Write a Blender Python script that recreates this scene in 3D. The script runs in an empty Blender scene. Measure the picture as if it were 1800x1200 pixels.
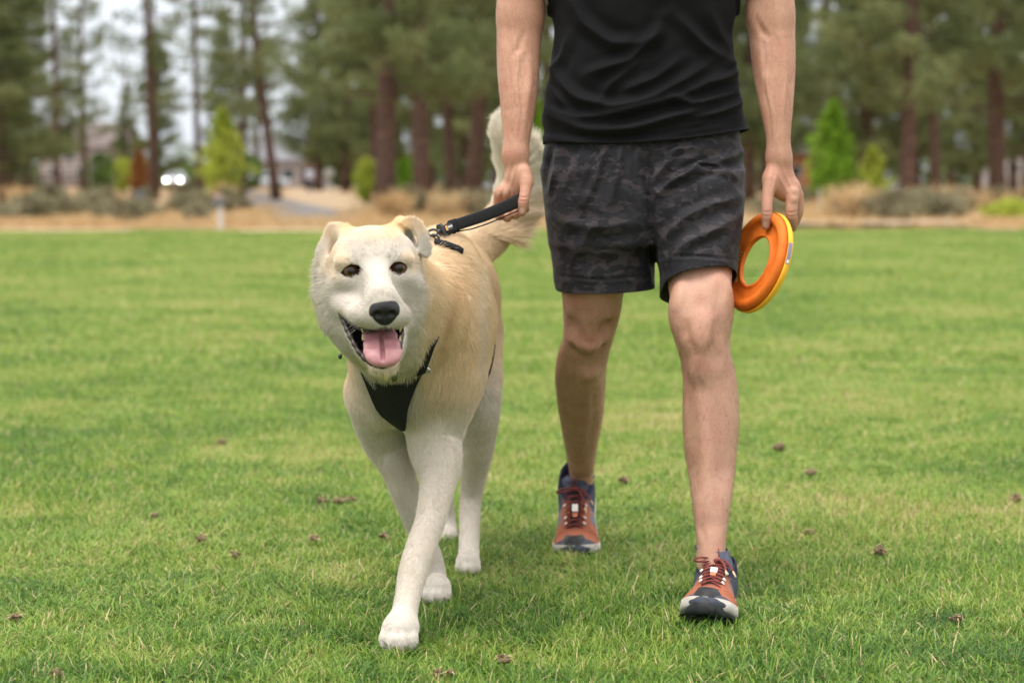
import bpy, bmesh, math, random
import numpy as np
from mathutils import Vector, Matrix

rng = np.random.default_rng(7)
random.seed(7)
SC = bpy.context.scene
COL = SC.collection

# ---------------------------------------------------------------- camera, sky, sun, exposure
CAM_H = 0.83
PITCH = math.atan(268 / 3500.0)
cam_data = bpy.data.cameras.new('camera')
cam_data.lens = 70.0
cam_data.sensor_width = 36.0
cam_data.clip_start = 0.05
cam_data.clip_end = 4000.0
cam_data.dof.use_dof = True
cam_data.dof.focus_distance = 3.68
cam_data.dof.aperture_fstop = 3.6
cam = bpy.data.objects.new('camera', cam_data)
COL.objects.link(cam)
cam.location = (0, 0, CAM_H)
cam.rotation_euler = (math.pi / 2 - PITCH, 0, 0)
SC.camera = cam

SUN_EL, SUN_AZ = math.radians(70), math.radians(-50)   # azimuth measured from -Y (behind the camera) towards +X
world = bpy.data.worlds.new('World')
SC.world = world
world.use_nodes = True
wn = world.node_tree
wn.nodes.clear()
w_out = wn.nodes.new('ShaderNodeOutputWorld')
w_bg = wn.nodes.new('ShaderNodeBackground')
w_sky = wn.nodes.new('ShaderNodeTexSky')
w_sky.sky_type = 'NISHITA'
w_sky.sun_disc = False
w_sky.sun_elevation = SUN_EL
w_sky.sun_rotation = math.pi + SUN_AZ
w_sky.air_density = 1.0
w_sky.dust_density = 3.0
w_sky.ozone_density = 1.0
w_mix = wn.nodes.new('ShaderNodeMix')
w_mix.data_type = 'RGBA'
w_mix.inputs['Factor'].default_value = 0.82
w_geo = wn.nodes.new('ShaderNodeTexCoord')                 # overcast: paler towards the zenith than at the horizon
w_sep = wn.nodes.new('ShaderNodeSeparateXYZ')
wn.links.new(w_geo.outputs['Generated'], w_sep.inputs[0])
w_ramp = wn.nodes.new('ShaderNodeValToRGB')
w_ramp.color_ramp.elements[0].position = 0.0; w_ramp.color_ramp.elements[0].color = (3.7, 3.95, 4.35, 1)
w_ramp.color_ramp.elements[1].position = 0.8; w_ramp.color_ramp.elements[1].color = (10.6, 10.4, 10.2, 1)
wn.links.new(w_sep.outputs['Z'], w_ramp.inputs[0])
wn.links.new(w_ramp.outputs[0], w_mix.inputs['B'])
wn.links.new(w_sky.outputs[0], w_mix.inputs['A'])
wn.links.new(w_mix.outputs['Result'], w_bg.inputs['Color'])
w_bg.inputs['Strength'].default_value = 0.125
wn.links.new(w_bg.outputs[0], w_out.inputs['Surface'])

sun_d = bpy.data.lights.new('sun', 'SUN')
sun_d.energy = 1.5
sun_d.angle = math.radians(35)
sun_d.color = (1.0, 0.955, 0.89)
sun = bpy.data.objects.new('sun', sun_d)
COL.objects.link(sun)
_sd = Vector((math.sin(SUN_AZ) * math.cos(SUN_EL), -math.cos(SUN_AZ) * math.cos(SUN_EL), math.sin(SUN_EL)))
sun.rotation_euler = _sd.to_track_quat('Z', 'Y').to_euler()

SC.render.engine = 'CYCLES'
SC.view_settings.view_transform = 'Standard'
SC.view_settings.look = 'None'
SC.view_settings.exposure = 1.07
SC.view_settings.gamma = 1.0
SC.view_settings.use_curve_mapping = False
SC.cycles.use_denoising = True
SC.cycles.max_bounces = 6
SC.cycles.diffuse_bounces = 3
SC.cycles.glossy_bounces = 2
SC.cycles.transmission_bounces = 3
SC.cycles.transparent_max_bounces = 6
SC.cycles.sample_clamp_indirect = 6.0
SC.cycles_curves.shape = 'RIBBONS'

# ---------------------------------------------------------------- helpers: points
F = 3500.0          # focal length in pixels of the 1800 px wide photograph
_FW = np.array([0, math.cos(PITCH), -math.sin(PITCH)])
_UP = np.array([0, math.sin(PITCH), math.cos(PITCH)])

def P(px, py, Y):
    """point of the place seen at (px, py) and Y metres away"""
    r = _FW + np.array([1.0, 0, 0]) * ((px - 900) / F) + _UP * ((600 - py) / F)
    return np.array([0, 0, CAM_H]) + r * (Y / r[1])

def G(px, py, z=0.0):
    """point of the ground (height z) seen at (px, py)"""
    r = _FW + np.array([1.0, 0, 0]) * ((px - 900) / F) + _UP * ((600 - py) / F)
    return np.array([0, 0, CAM_H]) + r * ((z - CAM_H) / r[2])

def S(px, Y):
    return px * Y / F

def sstep(a, b, x):
    t = np.clip((x - a) / (b - a), 0, 1)
    return t * t * (3 - 2 * t)

def noise3(p, scale, seed=0):
    """cheap smooth value noise on an (n,3) array, -1..1"""
    q = np.asarray(p, dtype=np.float64) * scale + seed * 17.31
    i = np.floor(q).astype(np.int64)
    f = q - i
    f = f * f * (3 - 2 * f)
    def h(a):
        n = (a[:, 0] * 73856093) ^ (a[:, 1] * 19349663) ^ (a[:, 2] * 83492791) ^ (seed * 2654435)
        n = (n ^ (n >> 13)) * 1274126177
        n = n & 0x7fffffff
        return ((n ^ (n >> 16)) % 10007) / 5003.5 - 1.0
    out = np.zeros(len(q))
    for dx in (0, 1):
        for dy in (0, 1):
            for dz in (0, 1):
                w = (f[:, 0] if dx else 1 - f[:, 0]) * (f[:, 1] if dy else 1 - f[:, 1]) * (f[:, 2] if dz else 1 - f[:, 2])
                out += w * h(i + np.array([dx, dy, dz]))
    return out

# ---------------------------------------------------------------- helpers: objects
def tag(o, label=None, cat=None, group=None, kind=None):
    if label: o['label'] = label
    if cat: o['category'] = cat
    if group: o['group'] = group
    if kind: o['kind'] = kind
    return o

def empty(name, loc=(0, 0, 0), rz=0.0):
    o = bpy.data.objects.new(name, None)
    COL.objects.link(o)
    o.location = loc
    o.rotation_euler = (0, 0, rz)
    o.empty_display_size = 0.05
    return o

def link_mesh(name, me, mat=None, parent=None):
    o = bpy.data.objects.new(name, me)
    COL.objects.link(o)
    if mat is not None and not me.materials:
        me.materials.append(mat)
    if parent is not None:
        o.parent = parent
        o.matrix_parent_inverse = parent_inv(parent)
    return o

def parent_inv(p):
    m = Matrix.Identity(4)
    q = p
    chain = []
    while q is not None:
        chain.append(q)
        q = q.parent
    for q in reversed(chain):
        m = m @ q.matrix_parent_inverse @ q.matrix_basis if q.parent else m @ q.matrix_basis
    return m.inverted()

def np_mesh(name, v, f, smooth=True):
    """fast mesh from numpy verts (n,3) and faces: list/array of equal-size polygons, or list of arrays"""
    me = bpy.data.meshes.new(name)
    v = np.asarray(v, dtype=np.float32)
    groups = f if isinstance(f, list) and len(f) and isinstance(f[0], np.ndarray) and f[0].ndim == 2 else [np.asarray(f, dtype=np.int32)]
    groups = [g for g in groups if len(g)]
    loops = np.concatenate([g.reshape(-1) for g in groups]).astype(np.int32)
    tot = np.concatenate([np.full(len(g), g.shape[1], dtype=np.int32) for g in groups])
    start = np.concatenate([[0], np.cumsum(tot)[:-1]]).astype(np.int32)
    me.vertices.add(len(v))
    me.vertices.foreach_set('co', v.reshape(-1))
    me.loops.add(len(loops))
    me.loops.foreach_set('vertex_index', loops)
    me.polygons.add(len(tot))
    me.polygons.foreach_set('loop_start', start)
    me.polygons.foreach_set('loop_total', tot)
    me.update(calc_edges=True)
    me.validate()
    me.polygons.foreach_set('use_smooth', np.full(len(me.polygons), smooth, dtype=bool))
    return me

def set_color(me, name, rgb):
    a = me.attributes.new(name, 'FLOAT_COLOR', 'POINT')
    c = np.ones((len(me.vertices), 4), dtype=np.float32)
    c[:, :3] = rgb
    a.data.foreach_set('color', c.reshape(-1))

def set_float(me, name, val):
    a = me.attributes.new(name, 'FLOAT', 'POINT')
    a.data.foreach_set('value', np.asarray(val, dtype=np.float32))

def me_arrays(me):
    n = len(me.vertices)
    v = np.empty(n * 3, dtype=np.float32); me.vertices.foreach_get('co', v)
    nn = np.empty(n * 3, dtype=np.float32); me.vertex_normals.foreach_get('vector', nn)
    return v.reshape(-1, 3).astype(np.float64), nn.reshape(-1, 3).astype(np.float64)

class MB:
    """collects simple shapes and links them as one mesh object"""
    def __init__(s): s.v = []; s.f = []; s.n = 0
    def add(s, v, f):
        v = np.asarray(v, dtype=np.float64)
        s.v.append(v)
        for q in f: s.f.append([int(i) + s.n for i in q])
        s.n += len(v)
    def box(s, c, d, rot=None, bev=0.0):
        c = np.asarray(c, float); d = np.asarray(d, float) / 2
        v = np.array([[x, y, z] for x in (-1, 1) for y in (-1, 1) for z in (-1, 1)], float) * d
        if rot is not None: v = v @ np.array(rot).T
        s.add(v + c, [(0, 1, 3, 2), (4, 6, 7, 5), (0, 4, 5, 1), (2, 3, 7, 6), (0, 2, 6, 4), (1, 5, 7, 3)])
    def tube(s, pts, rad, n=8, cap=True, flat=1.0, ref=None):
        pts = np.asarray(pts, float); m = len(pts)
        rad = np.full(m, rad) if np.isscalar(rad) else np.asarray(rad, float)
        t = np.gradient(pts, axis=0); t /= np.linalg.norm(t, axis=1)[:, None] + 1e-12
        a = np.array(ref, float) if ref is not None else (np.array([0, 0, 1.0]) if abs(t[0][2]) < 0.9 else np.array([1.0, 0, 0]))
        V = []
        x = np.cross(t[0], a); x /= np.linalg.norm(x)
        for i in range(m):
            x = x - t[i] * np.dot(x, t[i]); x /= np.linalg.norm(x) + 1e-12
            y = np.cross(t[i], x)
            for k in range(n):
                an = 2 * math.pi * k / n
                V.append(pts[i] + rad[i] * (math.cos(an) * x + flat * math.sin(an) * y))
        Fc = []
        for i in range(m - 1):
            for k in range(n):
                k2 = (k + 1) % n
                Fc.append((i * n + k, i * n + k2, (i + 1) * n + k2, (i + 1) * n + k))
        if cap:
            Fc.append(tuple(range(n - 1, -1, -1))); Fc.append(tuple((m - 1) * n + k for k in range(n)))
        s.add(V, Fc)
    def build(s, name, mat=None, parent=None, smooth=False):
        me = bpy.data.meshes.new(name)
        me.from_pydata(np.concatenate(s.v).tolist(), [], s.f)
        me.update()
        if smooth: me.polygons.foreach_set('use_smooth', np.full(len(me.polygons), True))
        return link_mesh(name, me, mat, parent)

# ---------------------------------------------------------------- helpers: sculpting (signed distance grid + surface nets)
class SDF:
    def __init__(s, lo, hi, h, fine=()):
        """fine: (axis, from, to, step) intervals with a finer step"""
        s.h = h; s.ax = []
        for i in range(3):
            cuts = sorted([(a, b, st) for (x, a, b, st) in fine if x == i])
            pos = lo[i]; arr = []
            for a, b, st in cuts:
                arr.append(np.arange(pos, a, h)); arr.append(np.arange(a, b, st)); pos = b
            arr.append(np.arange(pos, hi[i] + h, h))
            s.ax.append(np.concatenate(arr))
        s.lo = np.asarray(lo, float); s.hi = np.array([a[-1] for a in s.ax])
        s.n = np.array([len(a) for a in s.ax])
        s.D = np.full(s.n, 1.0, dtype=np.float32)
    def _win(s, lo, hi):
        sl = []
        for i in range(3):
            a = max(0, int(np.searchsorted(s.ax[i], lo[i])) - 1); b = min(s.n[i], int(np.searchsorted(s.ax[i], hi[i])) + 1)
            sl.append(slice(min(a, s.n[i] - 1), max(b, min(a, s.n[i] - 1) + 1)))
        sl = tuple(sl)
        ax = [s.ax[i][sl[i]] for i in range(3)]
        return sl, ax[0][:, None, None].astype(np.float32), ax[1][None, :, None].astype(np.float32), ax[2][None, None, :].astype(np.float32)
    def _op(s, sl, d, k, op):
        D = s.D[sl]
        k = max(k, 1e-4)
        if op == 'add':
            h = np.clip(0.5 + 0.5 * (d - D) / k, 0, 1)
            s.D[sl] = d * (1 - h) + D * h - k * h * (1 - h)
        else:
            h = np.clip(0.5 - 0.5 * (d + D) / k, 0, 1)
            s.D[sl] = D * (1 - h) + (-d) * h + k * h * (1 - h)
    def cone(s, a, b, ra, rb, k=0.02, op='add', sc=(1, 1, 1)):
        a = np.asarray(a, float); b = np.asarray(b, float); sc = np.asarray(sc, float)
        R = max(ra, rb) * max(1, sc.max()) + k + 3 * s.h
        sl, X, Y, Z = s._win(np.minimum(a, b) - R, np.maximum(a, b) + R)
        c = (a + b) / 2
        ab = (b - a) / sc
        px, py, pz = (X - a[0]) / sc[0], (Y - a[1]) / sc[1], (Z - a[2]) / sc[2]
        t = np.clip((px * ab[0] + py * ab[1] + pz * ab[2]) / max(ab @ ab, 1e-12), 0, 1)
        d = (np.sqrt((px - t * ab[0]) ** 2 + (py - t * ab[1]) ** 2 + (pz - t * ab[2]) ** 2) - (ra + (rb - ra) * t)) * sc.min()
        s._op(sl, d.astype(np.float32), k, op)
    def chain(s, pts, k=0.02, op='add', sc=(1, 1, 1), sub=4):
        """a tapering limb: one smooth tube through all the joints"""
        A = np.array([list(p) + [r] for p, r in pts], float)
        if len(A) > 2 and sub > 1:
            E = np.vstack([2 * A[0] - A[1], A, 2 * A[-1] - A[-2]]); out = []
            for i in range(1, len(E) - 2):
                p0, p1, p2, p3 = E[i - 1], E[i], E[i + 1], E[i + 2]
                for t in np.arange(sub) / sub:
                    out.append(0.5 * (2 * p1 + (p2 - p0) * t + (2 * p0 - 5 * p1 + 4 * p2 - p3) * t * t + (3 * p1 - p0 - 3 * p2 + p3) * t ** 3))
            out.append(A[-1]); A = np.array(out)
        sc = np.asarray(sc, float)
        R = A[:, 3].max() * max(1, sc.max()) + k + 3 * s.h
        sl, X, Y, Z = s._win(A[:, :3].min(0) - R, A[:, :3].max(0) + R)
        best = None
        for a, b in zip(A[:-1], A[1:]):
            ab = (b[:3] - a[:3]) / sc
            px, py, pz = (X - a[0]) / sc[0], (Y - a[1]) / sc[1], (Z - a[2]) / sc[2]
            t = np.clip((px * ab[0] + py * ab[1] + pz * ab[2]) / max(ab @ ab, 1e-12), 0, 1)
            d = (np.sqrt((px - t * ab[0]) ** 2 + (py - t * ab[1]) ** 2 + (pz - t * ab[2]) ** 2) - (a[3] + (b[3] - a[3]) * t)) * sc.min()
            best = d if best is None else np.minimum(best, d)
        s._op(sl, best.astype(np.float32), k, op)
    def ell(s, c, r, M=None, k=0.02, op='add'):
        """ellipsoid; M: rows are its axes"""
        c = np.asarray(c, float); r = np.asarray(r, float)
        R = r.max() + k + 3 * s.h
        sl, X, Y, Z = s._win(c - R, c + R)
        x, y, z = X - c[0], Y - c[1], Z - c[2]
        if M is not None:
            x, y, z = (M[0][0] * x + M[0][1] * y + M[0][2] * z, M[1][0] * x + M[1][1] * y + M[1][2] * z, M[2][0] * x + M[2][1] * y + M[2][2] * z)
        k0 = np.sqrt((x / r[0]) ** 2 + (y / r[1]) ** 2 + (z / r[2]) ** 2)
        k1 = np.sqrt((x / r[0] ** 2) ** 2 + (y / r[1] ** 2) ** 2 + (z / r[2] ** 2) ** 2)
        d = np.where(k1 > 1e-6, k0 * (k0 - 1) / np.maximum(k1, 1e-6), -r.min())
        s._op(sl, d.astype(np.float32), k, op)
    def loft(s, rows, k=0.02, op='add', n=2.3):
        """rows: (z, cx, cy, rx, ry) stacked horizontal ovals"""
        rows = sorted(rows)
        A = np.array(rows)
        R = k + 3 * s.h
        lo = [(A[:, 1] - A[:, 3]).min() - R, (A[:, 2] - A[:, 4]).min() - R, A[0, 0] - R]
        hi = [(A[:, 1] + A[:, 3]).max() + R, (A[:, 2] + A[:, 4]).max() + R, A[-1, 0] + R]
        sl, X, Y, Z = s._win(lo, hi)
        z = Z.reshape(-1)
        ip = lambda c: np.interp(z, A[:, 0], A[:, c])[None, None, :]
        zs = np.linspace(A[0, 0], A[-1, 0], 80)
        def smooth(c):
            y = np.interp(zs, A[:, 0], A[:, c])
            for _ in range(3):
                y[1:-1] = (y[:-2] + y[1:-1] * 2 + y[2:]) / 4
            return np.interp(z, zs, y)[None, None, :]
        cx, cy, rx, ry = smooth(1), smooth(2), smooth(3), smooth(4)
        m = np.minimum(rx, ry)
        q = (np.abs((X - cx) / rx) ** n + np.abs((Y - cy) / ry) ** n) ** (1 / n)
        d = (q - 1) * m
        dz = np.maximum(A[0, 0] - Z, Z - A[-1, 0])
        d = np.maximum(d, dz)
        s._op(sl, d.astype(np.float32), k, op)
    def prism(s, poly, O, U, V, W, w0, w1, k=0.004, op='sub'):
        """2-D polygon (u,v) extruded along W from w0 to w1"""
        poly = np.asarray(poly, float)
        cs = np.array([O + u * U + v * V + w * W for u, v in poly for w in (w0, w1)])
        R = k + 3 * s.h
        sl, X, Y, Z = s._win(cs.min(0) - R, cs.max(0) + R)
        x, y, z = X - O[0], Y - O[1], Z - O[2]
        u = U[0] * x + U[1] * y + U[2] * z; v = V[0] * x + V[1] * y + V[2] * z; w = W[0] * x + W[1] * y + W[2] * z
        d = np.full(u.shape, 1e9); sign = np.ones(u.shape)
        N = len(poly); j = N - 1
        for i in range(N):
            e = poly[j] - poly[i]
            wx, wy = u - poly[i][0], v - poly[i][1]
            t = np.clip((wx * e[0] + wy * e[1]) / (e @ e), 0, 1)
            d = np.minimum(d, (wx - e[0] * t) ** 2 + (wy - e[1] * t) ** 2)
            c1 = v >= poly[i][1]; c2 = v < poly[j][1]; c3 = e[0] * wy > e[1] * wx
            flip = (c1 & c2 & c3) | (~c1 & ~c2 & ~c3)
            sign = np.where(flip, -sign, sign)
            j = i
        d = np.maximum(sign * np.sqrt(d), np.maximum(w0 - w, w - w1))
        s._op(sl, d.astype(np.float32), k, op)
    def cut(s, p, nrm, k=0.003):
        """remove everything on the side the normal points to"""
        sl, X, Y, Z = s._win(s.lo, s.hi)
        nrm = np.asarray(nrm, float) / np.linalg.norm(nrm)
        d = -((X - p[0]) * nrm[0] + (Y - p[1]) * nrm[1] + (Z - p[2]) * nrm[2])
        s._op(sl, d.astype(np.float32), k, 'sub')
    def nets(s):
        D = s.D; n = s.n
        stride = np.array([n[1] * n[2], n[2], 1])
        cells = []; pts = []; quads = []
        for ax in range(3):
            sl0 = [slice(None)] * 3; sl1 = [slice(None)] * 3
            sl0[ax] = slice(0, -1); sl1[ax] = slice(1, None)
            a = D[tuple(sl0)]; b = D[tuple(sl1)]
            idx = np.argwhere((a < 0) != (b < 0))
            o1, o2 = [i for i in range(3) if i != ax]
            ok = (idx[:, o1] > 0) & (idx[:, o2] > 0) & (idx[:, o1] < n[o1] - 1) & (idx[:, o2] < n[o2] - 1)
            idx = idx[ok]
            da = a[tuple(idx.T)]; db = b[tuple(idx.T)]
            t = da / (da - db)
            p = np.stack([s.ax[i][idx[:, i]] for i in range(3)], 1)
            p[:, ax] += t * (s.ax[ax][idx[:, ax] + 1] - s.ax[ax][idx[:, ax]])
            q = []
            for d1, d2 in ((-1, -1), (0, -1), (0, 0), (-1, 0)):
                c = idx.copy(); c[:, o1] += d1; c[:, o2] += d2
                cid = c @ stride
                cells.append(cid); pts.append(p); q.append(cid)
            q = np.stack(q, 1)
            flip = (da < 0) if ax in (0, 2) else (da >= 0)
            q[~flip] = q[~flip][:, ::-1]
            quads.append(q)
        cells = np.concatenate(cells); pts = np.concatenate(pts)
        u, inv = np.unique(cells, return_inverse=True)
        cnt = np.bincount(inv)
        V = np.stack([np.bincount(inv, pts[:, i]) / cnt for i in range(3)], 1)
        Q = np.searchsorted(u, np.concatenate(quads))
        return V, Q.astype(np.int32)

def relax(V, Q, it=2, lam=0.5):
    """smooth a quad mesh"""
    e = np.concatenate([Q[:, [0, 1]], Q[:, [1, 2]], Q[:, [2, 3]], Q[:, [3, 0]]])
    e = np.concatenate([e, e[:, ::-1]])
    cnt = np.bincount(e[:, 0], minlength=len(V))[:, None]
    for _ in range(it):
        m = np.stack([np.bincount(e[:, 0], V[e[:, 1], i], minlength=len(V)) for i in range(3)], 1) / np.maximum(cnt, 1)
        V = V + lam * (m - V)
    return V

def largest(V, Q):
    """keep the largest connected island"""
    lab = np.arange(len(V))
    for _ in range(4000):
        m = lab[Q].min(1)
        new = lab.copy()
        for c in range(4): np.minimum.at(new, Q[:, c], m)
        new = new[new]
        if (new == lab).all(): break
        lab = new
    ids, c = np.unique(lab, return_counts=True)
    keep = lab == ids[c.argmax()]
    Q = Q[keep[Q].all(1)]
    mp = np.cumsum(keep) - 1
    return V[keep], mp[Q].astype(np.int32)

# ---------------------------------------------------------------- helpers: materials
def mat_new(name):
    m = bpy.data.materials.new(name)
    m.use_nodes = True
    nt = m.node_tree
    b = nt.nodes['Principled BSDF']
    return m, nt, b

def nd(nt, typ, **kw):
    n = nt.nodes.new(typ)
    for k, v in kw.items():
        if k.startswith('i_'):
            n.inputs[k[2:].replace('_', ' ')].default_value = v
        else: setattr(n, k, v)
    return n

def ramp(nt, fac, stops, interp='LINEAR'):
    r = nt.nodes.new('ShaderNodeValToRGB')
    r.color_ramp.interpolation = interp
    el = r.color_ramp.elements
    while len(el) < len(stops): el.new(0.5)
    for e, (p, c) in zip(el, stops):
        e.position = p; e.color = (*c, 1) if len(c) == 3 else c
    nt.links.new(fac, r.inputs[0])
    return r

def bump(nt, b, height, strength=0.3, dist=0.01):
    n = nt.nodes.new('ShaderNodeBump')
    n.inputs['Strength'].default_value = strength
    n.inputs['Distance'].default_value = dist
    nt.links.new(height, n.inputs['Height'])
    nt.links.new(n.outputs[0], b.inputs['Normal'])
    return n

def simple_mat(name, c1, c2=None, scale=20, rough=0.7, bumps=0.0, bscale=None, spec=0.3, detail=4, metal=0.0, coords='Object', dist=0.005):
    m, nt, b = mat_new(name)
    b.inputs['Roughness'].default_value = rough
    b.inputs['Specular IOR Level'].default_value = spec
    b.inputs['Metallic'].default_value = metal
    tc = nd(nt, 'ShaderNodeTexCoord')
    nz = nd(nt, 'ShaderNodeTexNoise'); nz.inputs['Scale'].default_value = scale; nz.inputs['Detail'].default_value = detail
    nt.links.new(tc.outputs[coords], nz.inputs['Vector'])
    r = ramp(nt, nz.outputs['Fac'], [(0.3, c1), (0.7, c2 if c2 else c1)])
    nt.links.new(r.outputs[0], b.inputs['Base Color'])
    if bumps:
        n2 = nd(nt, 'ShaderNodeTexNoise'); n2.inputs['Scale'].default_value = bscale or scale * 4; n2.inputs['Detail'].default_value = 5
        nt.links.new(tc.outputs[coords], n2.inputs['Vector'])
        bump(nt, b, n2.outputs['Fac'], bumps, dist)
    return m

def attr_mat(name, attr, rough=0.8, spec=0.2, bumps=0.0, bscale=300):
    m, nt, b = mat_new(name)
    a = nd(nt, 'ShaderNodeAttribute', attribute_name=attr)
    nt.links.new(a.outputs['Color'], b.inputs['Base Color'])
    b.inputs['Roughness'].default_value = rough
    b.inputs['Specular IOR Level'].default_value = spec
    if bumps:
        tc = nd(nt, 'ShaderNodeTexCoord')
        n2 = nd(nt, 'ShaderNodeTexNoise'); n2.inputs['Scale'].default_value = bscale
        nt.links.new(tc.outputs['Object'], n2.inputs['Vector'])
        bump(nt, b, n2.outputs['Fac'], bumps, 0.002)
    return m
# ================================================================ the setting: lawn, dry strip, path
def terrain(y): return 0.95 * float(sstep(44.0, 200.0, np.array(float(y))))

def plane_mesh(name, x0, x1, ys, mat, zf, kind='structure', nx=2, xcurve=None):
    xs = np.linspace(x0, x1, nx)
    V = [(x, y + (xcurve(x) if xcurve else 0.0), zf(y)) for y in ys for x in xs]
    Fq = [(j * nx + i, j * nx + i + 1, (j + 1) * nx + i + 1, (j + 1) * nx + i) for j in range(len(ys) - 1) for i in range(nx - 1)]
    mb = MB(); mb.add(np.array(V), Fq)
    o = mb.build(name, mat); o['kind'] = kind
    return o

m_dry, nt, b_ = mat_new('dry_earth')
tc = nd(nt, 'ShaderNodeTexCoord')
n1 = nd(nt, 'ShaderNodeTexNoise'); n1.inputs['Scale'].default_value = 0.22; n1.inputs['Detail'].default_value = 6
n2 = nd(nt, 'ShaderNodeTexNoise'); n2.inputs['Scale'].default_value = 2.5; n2.inputs['Detail'].default_value = 6
nt.links.new(tc.outputs['Object'], n1.inputs['Vector']); nt.links.new(tc.outputs['Object'], n2.inputs['Vector'])
r1 = ramp(nt, n1.outputs['Fac'], [(0.32, (0.31, 0.22, 0.145)), (0.5, (0.43, 0.305, 0.195)), (0.68, (0.29, 0.255, 0.155))])
r2 = ramp(nt, n2.outputs['Fac'], [(0.3, (0.75, 0.75, 0.75)), (0.7, (1.1, 1.1, 1.1))])
mx = nd(nt, 'ShaderNodeMix', data_type='RGBA', blend_type='MULTIPLY'); mx.inputs['Factor'].default_value = 1.0
nt.links.new(r1.outputs[0], mx.inputs['A']); nt.links.new(r2.outputs[0], mx.inputs['B']); nt.links.new(mx.outputs['Result'], b_.inputs['Base Color'])
b_.inputs['Roughness'].default_value = 0.95; b_.inputs['Specular IOR Level'].default_value = 0.1
ys = np.concatenate([[-60, 0, 38], np.linspace(44, 210, 24), [400, 1500]])
ground = plane_mesh('ground', -900, 900, ys, m_dry, lambda y: -0.030 + terrain(y))

LAWN_END = 40.5
def lawn_edge(x): return 0.9 * math.sin(x * 0.21 + 0.5) + 0.45 * math.sin(x * 0.63) + 0.25 * math.sin(x * 1.7)
m_lawn, nt, b_ = mat_new('lawn_soil')
tc = nd(nt, 'ShaderNodeTexCoord')
def grass_tint(nt, pos):
    """slow changes of colour across the lawn, 0 = lush .. 1 = yellowed"""
    a = nd(nt, 'ShaderNodeTexNoise'); a.inputs['Scale'].default_value = 1.1; a.inputs['Detail'].default_value = 6; a.inputs['Roughness'].default_value = 0.72
    mp = nd(nt, 'ShaderNodeMapping'); mp.inputs['Scale'].default_value = (0.75, 1.0, 0.0)
    nt.links.new(pos, mp.inputs['Vector']); nt.links.new(mp.outputs[0], a.inputs['Vector'])
    # broad worn bands
    w_ = nd(nt, 'ShaderNodeTexNoise'); w_.inputs['Scale'].default_value = 0.34; w_.inputs['Detail'].default_value = 3
    mq = nd(nt, 'ShaderNodeMapping'); mq.inputs['Scale'].default_value = (0.7, 1.1, 0.0); mq.inputs['Location'].default_value = (3.3, 1.2, 0)
    nt.links.new(pos, mq.inputs['Vector']); nt.links.new(mq.outputs[0], w_.inputs['Vector'])
    m1 = nd(nt, 'ShaderNodeMath', operation='MULTIPLY_ADD'); m1.inputs[1].default_value = 0.5
    nt.links.new(w_.outputs['Fac'], m1.inputs[0])
    m2 = nd(nt, 'ShaderNodeMath', operation='SUBTRACT'); m2.inputs[1].default_value = 0.25
    nt.links.new(a.outputs['Fac'], m2.inputs[0]); nt.links.new(m2.outputs[0], m1.inputs[2])
    m3 = nd(nt, 'ShaderNodeMath', operation='MULTIPLY_ADD'); m3.inputs[1].default_value = 1.45; m3.inputs[2].default_value = -0.225
    nt.links.new(m1.outputs[0], m3.inputs[0])
    f_ = nd(nt, 'ShaderNodeTexNoise'); f_.inputs['Scale'].default_value = 7.0; f_.inputs['Detail'].default_value = 3          # clumps a hand wide
    mr = nd(nt, 'ShaderNodeMapping'); mr.inputs['Scale'].default_value = (1.0, 1.0, 0.0); nt.links.new(pos, mr.inputs['Vector']); nt.links.new(mr.outputs[0], f_.inputs['Vector'])
    m4 = nd(nt, 'ShaderNodeMath', operation='MULTIPLY_ADD'); m4.inputs[1].default_value = 0.75; nt.links.new(f_.outputs['Fac'], m4.inputs[0])
    m5 = nd(nt, 'ShaderNodeMath', operation='SUBTRACT'); m5.inputs[1].default_value = 0.375; nt.links.new(m3.outputs[0], m5.inputs[0]); nt.links.new(m5.outputs[0], m4.inputs[2])
    return m4.outputs[0]
t_ = grass_tint(nt, tc.outputs['Object'])
r1 = ramp(nt, t_, [(0.30, (0.060, 0.100, 0.014)), (0.55, (0.12, 0.155, 0.024)), (0.75, (0.20, 0.18, 0.05))])
nt.links.new(r1.outputs[0], b_.inputs['Base Color']); b_.inputs['Roughness'].default_value = 0.95; b_.inputs['Specular IOR Level'].default_value = 0.05
nx = 60
xs = np.linspace(-26, 26, nx); V = []; Fq = []
lys = [-4, 1, 4, 10, 20, 30, 36]
for y in lys: V += [(x, y, -0.022) for x in xs]
V += [(x, LAWN_END + lawn_edge(x), -0.022) for x in xs]
for j in range(len(lys)):
    for i in range(nx - 1): Fq.append((j * nx + i, j * nx + i + 1, (j + 1) * nx + i + 1, (j + 1) * nx + i))
mb = MB(); mb.add(np.array(V), Fq); lawn = mb.build('lawn', m_lawn); lawn['kind'] = 'structure'

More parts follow.
